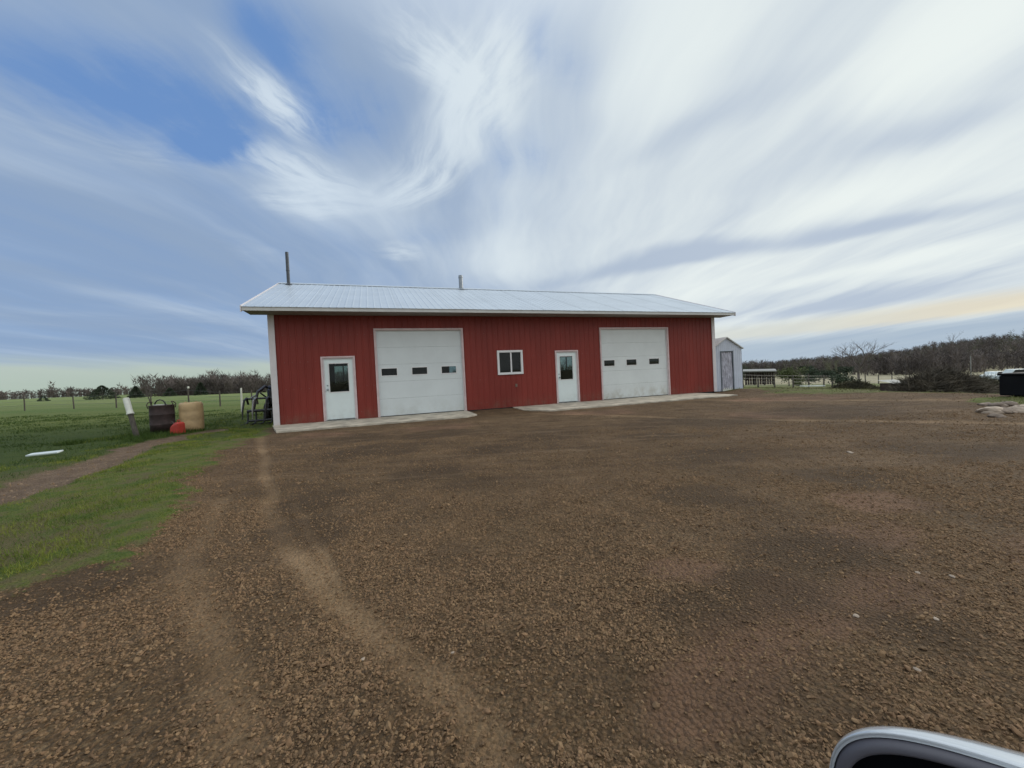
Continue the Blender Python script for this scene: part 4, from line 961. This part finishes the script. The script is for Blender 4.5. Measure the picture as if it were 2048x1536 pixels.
# ------------------------------------------------------------------ gravel (stuff): stones scattered with geometry nodes
def scatter(name, P, rad, rotv, kinds, mts, label, cat):
    me = bpy.data.meshes.new(name); me.vertices.add(len(P)); me.vertices.foreach_set('co', np.asarray(P, np.float32).ravel())
    a = me.attributes.new('size', 'FLOAT', 'POINT'); a.data.foreach_set('value', rad.astype(np.float32))
    a = me.attributes.new('turn', 'FLOAT_VECTOR', 'POINT'); a.data.foreach_set('vector', rotv.astype(np.float32).ravel())
    a = me.attributes.new('pick', 'INT', 'POINT'); a.data.foreach_set('value', rng.integers(0, len(kinds), len(P)).astype(np.int32))
    o = bpy.data.objects.new(name, me); COL.objects.link(o)
    g = bpy.data.node_groups.new(name, 'GeometryNodeTree'); g.interface.new_socket('Geometry', in_out='INPUT', socket_type='NodeSocketGeometry'); g.interface.new_socket('Geometry', in_out='OUTPUT', socket_type='NodeSocketGeometry')
    gi = g.nodes.new('NodeGroupInput'); go = g.nodes.new('NodeGroupOutput'); ip = g.nodes.new('GeometryNodeInstanceOnPoints'); L = g.links.new
    gg = g.nodes.new('GeometryNodeGeometryToInstance')
    # the stone shapes: distorted low icospheres made inside the tree
    for k, sd in enumerate(kinds):
        ico = g.nodes.new('GeometryNodeMeshIcoSphere'); ico.inputs['Radius'].default_value = 1.; ico.inputs['Subdivisions'].default_value = 1 if sd % 2 else 2
        nz = g.nodes.new('ShaderNodeTexNoise'); nz.noise_dimensions = '4D'; nz.inputs['W'].default_value = sd*3.7; nz.inputs['Scale'].default_value = 1.1; nz.inputs['Detail'].default_value = 1.
        sub = g.nodes.new('ShaderNodeVectorMath'); sub.operation = 'SUBTRACT'; sub.inputs[1].default_value = (.5, .5, .5); L(nz.outputs[1], sub.inputs[0])
        sc = g.nodes.new('ShaderNodeVectorMath'); sc.operation = 'SCALE'; sc.inputs[3].default_value = 1.5; L(sub.outputs[0], sc.inputs[0])
        sp = g.nodes.new('GeometryNodeSetPosition'); L(ico.outputs[0], sp.inputs[0]); L(sc.outputs[0], sp.inputs['Offset'])
        tr = g.nodes.new('GeometryNodeTransform'); tr.inputs['Scale'].default_value = ((1, .8, .6), (1, .65, .55), (.9, 1, .5), (1.2, .7, .45))[k % 4]; L(sp.outputs[0], tr.inputs[0])
        sm = g.nodes.new('GeometryNodeSetMaterial'); sm.inputs['Material'].default_value = mts[k % len(mts)]; L(tr.outputs[0], sm.inputs[0])
        L(sm.outputs[0], gg.inputs[0])
    def named(n, dt): q = g.nodes.new('GeometryNodeInputNamedAttribute'); q.data_type = dt; q.inputs[0].default_value = n; return q.outputs[0]
    L(gi.outputs[0], ip.inputs['Points']); L(gg.outputs[0], ip.inputs['Instance']); ip.inputs['Pick Instance'].default_value = True
    L(named('pick', 'INT'), ip.inputs['Instance Index']); L(named('turn', 'FLOAT_VECTOR'), ip.inputs['Rotation']); L(named('size', 'FLOAT'), ip.inputs['Scale'])
    L(ip.outputs[0], go.inputs[0]); md = o.modifiers.new('scatter', 'NODES'); md.node_group = g
    return tag(o, label, cat, kind='stuff')
def stone_mat(nm, c):
    m = bpy.data.materials.new(nm); m.use_nodes = True; t = NT(m.node_tree); p = t.n['Principled BSDF']; oi = t.new('ShaderNodeObjectInfo')
    pos = t.new('ShaderNodeNewGeometry').outputs['Position']
    f = t.noise(pos, 130., 3, .6); big = t.noise(pos, 28., 2, .5)
    c1 = t.mix(t.mapr(big, .3, .7), tuple(q*.78 for q in c), tuple(q*1.22 for q in c)); c1 = t.mix(t.math('MULTIPLY', f, .4), c1, (.07, .047, .03))
    t.put(p.inputs['Base Color'], c1); p.inputs['Roughness'].default_value = .9; p.inputs['Specular IOR Level'].default_value = .3; return m
SM = [stone_mat('gravel_brown', (.225, .140, .072)), stone_mat('gravel_tan', (.262, .170, .092)), stone_mat('gravel_dark', (.165, .104, .056)), stone_mat('gravel_rust', (.215, .130, .070))]
def gravel_points(n, y0, y1, slope, keep):
    y = y0+(y1-y0)*rng.random(n)**1.; x = (rng.random(n)*2-1)*slope*(y+.35)
    g, t, la, rd, dm_ = zones(x, y); cl = fbm(x, y, 2.2, 3, 71); k = rng.random(n) < keep*(g > .22+.4*rng.random(n))*(1-.78*la)*(1-.75*rd)*(1-.65*dm_)*np.clip(.72+1.1*cl, .18, 1)
    u, w = local_uw(x, y); k &= ~((w > -2.15) & (u > -.3) & (u < 6.4)) & ~((w > -2.5) & (u > 8.2)) & (w < -.05)
    return x[k], y[k]
xs, ys = [], []
for a in ((75000, .9, 2.2, 1.40, 1), (110000, 2.2, 4.2, 1.38, 1), (70000, 4.2, 8., 1.36, 1), (16000, 8., 15., 1.3, 1)):
    q = gravel_points(*a); xs.append(q[0]); ys.append(q[1])
n_near = len(xs[0])+len(xs[1]); xs = np.concatenate(xs); ys = np.concatenate(ys)
rad = (.0034+.0064*rng.random(len(xs))**2.0)*(1+.10*np.clip(ys-2, 0, 7)); rad *= np.where(rng.random(len(xs)) < .02, 1.8, 1)
zs = height(xs, ys)+rad*.15
scatter('gravel', np.stack([xs, ys, zs], 1), rad, rng.uniform(0, 6.28, (len(xs), 3))*np.array([.15, .15, 1]), [1, 2, 3, 4, 5, 7, 9, 11], SM, 'loose brown gravel strewn over the whole yard', 'gravel')
tx = rng.uniform(-10.5, -2.5, 9000); ty = rng.uniform(1.5, 11.5, 9000); k = zones(tx, ty)[1] > .5; tx, ty = tx[k], ty[k]
tr_r = .006+.012*rng.random(len(tx))**2
scatter('track_gravel', np.stack([tx, ty, height(tx, ty)+tr_r*.2], 1), tr_r, rng.uniform(0, 6.28, (len(tx), 3))*np.array([.15, .15, 1]), [1, 3, 5, 7], [stone_mat('gravel_pale', (.30, .22, .145))]+SM[1:2], 'pale gravel along the dirt track on the left', 'gravel')

# ------------------------------------------------------------------ grass (stuff)
def grass(name, n, xr, yr, hl, wd, cols, label, cond=None, seed=0, lean=.5):
    rs = np.random.default_rng(seed); x = rs.uniform(*xr, n); y = yr[0]+(yr[1]-yr[0])*rs.random(n)**1.5
    g, t = zones(x, y)[:2]; cl = fbm(x, y, 1.1, 4, 80+seed)
    k = (rs.random(n) < np.clip(.42+2.0*cl, .02, 1)) & (g < .15+.75*rs.random(n)**2) & (t < .25+.3*rs.random(n))
    if cond is not None: k &= cond(x, y)
    u, w = local_uw(x, y); k &= ~((u > -.2) & (u < LEN+.1) & (w > -2.3) & (w < DEEP))
    x, y, cl = x[k], y[k], cl[k]; n = len(x)
    D = rs.normal(0, lean, (n, 3)); D[:, 2] = 1; D /= np.linalg.norm(D, axis=1)[:, None]
    dist = np.hypot(x, y); hgt = rs.uniform(.5, 1.15, n)*hl*(1+.5*cl); wdt = wd*(.6+dist*.16)
    V, F = sliver_cloud(np.stack([x, y, height(x, y)-.004], 1), D, hgt, wdt)
    return tag(npmesh(name, V, F, cols), label, 'grass', kind='stuff')
def grass_mat(nm, a, b, c):
    m = bpy.data.materials.new(nm); m.use_nodes = True; t = NT(m.node_tree); p = t.n['Principled BSDF']; pos = t.new('ShaderNodeNewGeometry').outputs['Position']
    col = t.mix(t.mapr(t.noise(pos, 2.5, 5, .6), .36, .62), a, b); col = t.mix(t.math('MULTIPLY', t.mapr(t.noise(pos, 60., 2, .5), .5, .75), .6), col, c)
    t.put(p.inputs['Base Color'], col); p.inputs['Roughness'].default_value = .7; p.inputs['Specular IOR Level'].default_value = .25; return m
M['g1'] = grass_mat('short_turf', (.050, .105, .008), (.175, .205, .026), (.28, .23, .10))
M['g2'] = grass_mat('lush_grass', (.026, .058, .006), (.048, .086, .012), (.10, .125, .035))
M['g3'] = grass_mat('rough_grass', (.10, .12, .040), (.17, .17, .07), (.27, .23, .13))
grass('turf_verge', 150000, (-9.5, -2.2), (2.0, 12.5), .046, .0034, M['g1'], 'short patchy green turf between the dirt track and the gravel yard', seed=1,
      cond=lambda x, y: dist_line(x, y, TRACK) < 3.4)
grass('meadow_grass', 110000, (-34, -5.5), (3.5, 26), .075, .0045, M['g2'], 'lush dark green grass covering the field left of the track', seed=2,
      cond=lambda x, y: x < -6.0-.42*(y-4))
grass('rough_grass', 26000, (9.5, 34), (8.0, 36), .09, .006, M['g3'], 'rough yellow-green grass beyond the right edge of the yard', seed=3)
grass('tall_tufts', 9000, (-11.8, -9.5), (9.8, 13.2), .15, .003, M['g2'], 'taller grass tufts round the drum, barrel and leaning post', seed=5)
grass('corner_grass', 9000, (-12, -7.4), (10, 18), .09, .004, M['g1'], 'tufted grass beside the left end of the workshop', seed=4)

# ------------------------------------------------------------------ the car the photograph is taken from, its door mirror in view
car = empty('parked_car', (0, -.9, 0), 0, 'silver car cut off by the bottom right corner, only its door mirror showing', 'car')
co = Vector((0, -.9, 0))
a_ang = -math.atan2(.60, .80)
MP = Vector((.228, .268, .941))                                       # outer end of the mirror's upper rim
ax_ = Vector((math.cos(a_ang), math.sin(a_ang), 0)); HX, HZ = .125, .085
ctr = MP+ax_*(HX-.012)+Vector((0, 0, -HZ))
NR = 104
def ring(y, hx, hz, e_=.50, skew=0.):
    out = []
    for k in range(NR):
        t = 2*math.pi*k/NR; cx = math.copysign(abs(math.cos(t))**e_, math.cos(t)); cz = math.copysign(abs(math.sin(t))**e_, math.sin(t))
        out.append((cx*hx, y*(1+skew*cx), cz*hz*(1+.06*cx)))
    return out
def rings(rs_, name, mt_, parent):
    V = [q for r_ in rs_ for q in r_]; F = [(i*NR+k, i*NR+(k+1) % NR, (i+1)*NR+(k+1) % NR, (i+1)*NR+k) for i in range(len(rs_)-1) for k in range(NR)]
    m = MB(); m.add(V, F); return m.build(name, mt_, parent, smooth=True)
M['bezel'] = mat('bezel_plastic', (.085, .083, .10), .5)
M['dark_reflection'] = mat('mirror_dark_reflection', (.003, .0035, .005), .6, spec=.03)  # near-black colour on the mirror glass stands in for its dark reflection
dmr = rings([ring(.020, HX-.0095, HZ-.0095), ring(.003, HX-.0080, HZ-.0080), ring(.0002, HX-.0070, HZ-.0070), ring(-.001, HX-.0050, HZ-.0050), ring(0, HX-.0025, HZ-.0025), ring(.002, HX-.0012, HZ-.0012), ring(.005, HX-.001, HZ-.001), ring(.014, HX-.001, HZ-.001)], 'door_mirror', M['bezel'], car)
dmr.location = ctr-co; dmr.rotation_euler = (0, 0, a_ang)
D_ = .066
rings([ring(.0045, HX-.0003, HZ-.0003), ring(.005, HX+.0012, HZ+.0012)]+[ring(.006+D_*t, (HX+.002)*(1-t**2.2)**.5, (HZ+.003)*(1-t**2)**.5, skew=.42) for t in (0, .06, .14, .24, .35, .47, .6, .72, .83, .92, .98, .9995)], 'mirror_cap', M['carpaint'], dmr)
m = MB(); q = ring(.006, HX-.0081, HZ-.0081); m.add(q, [tuple(range(NR))]); m.build('mirror_glass', M['dark_reflection'], dmr)
MB().tube([(HX-.03, .03, -.05), (HX+.05, .02, -.055), (HX+.09, -.02, -.06)], [.03, .028, .03], 12).build('mirror_arm', M['bezel'], dmr, smooth=True)
# the rest of the car, outside the frame: lower body, roof on pillars, wheels, seats left out
X_ = lambda pts, y0, y1: ([(x, y0, z) for x, z in pts]+[(x, y1, z) for x, z in pts], [tuple(range(len(pts))), tuple(range(len(pts), 2*len(pts)))[::-1]]+[(i, len(pts)+i, len(pts)+(i+1) % len(pts), (i+1) % len(pts)) for i in range(len(pts))])
m = MB(); m.add(*X_([(-2.0, .32), (2.45, .30), (2.50, .58), (2.35, .72), (1.05, .90), (.75, .90), (-1.9, .90), (-2.05, .6)], -.90, .82)); m.build('body', M['carpaint'], car, bevel=.05)
m = MB(); m.add(*X_([(-1.55, 1.34), (-.9, 1.40), (-.15, 1.40), (.05, 1.36), (.0, 1.33), (-.15, 1.36), (-.9, 1.36), (-1.5, 1.30)], -.66, .58)); m.build('car_roof', M['carpaint'], car)
for yy in (-.68, .60):
    for p_, q_ in (((.85, yy*1.22, .90), (.0, yy, 1.35)), ((-.55, yy*1.22, .90), (-.60, yy, 1.37)), ((-1.9, yy*1.15, .90), (-1.5, yy, 1.32))): MB().beam(p_, q_, .06, .05).build('pillar', M['black'], car)
for xx in (-1.35, 1.65):
    for yy in (-.78, .70):
        m = MB(); m.tube([(xx, yy-.1, .32), (xx, yy+.1, .32)], .32, 24); w_ = m.build('wheel', M['tyre'], car, bevel=.02)
        MB().tube([(xx, yy-.105, .32), (xx, yy+.105, .32)], .19, 20).build('rim', M['worn'], w_)
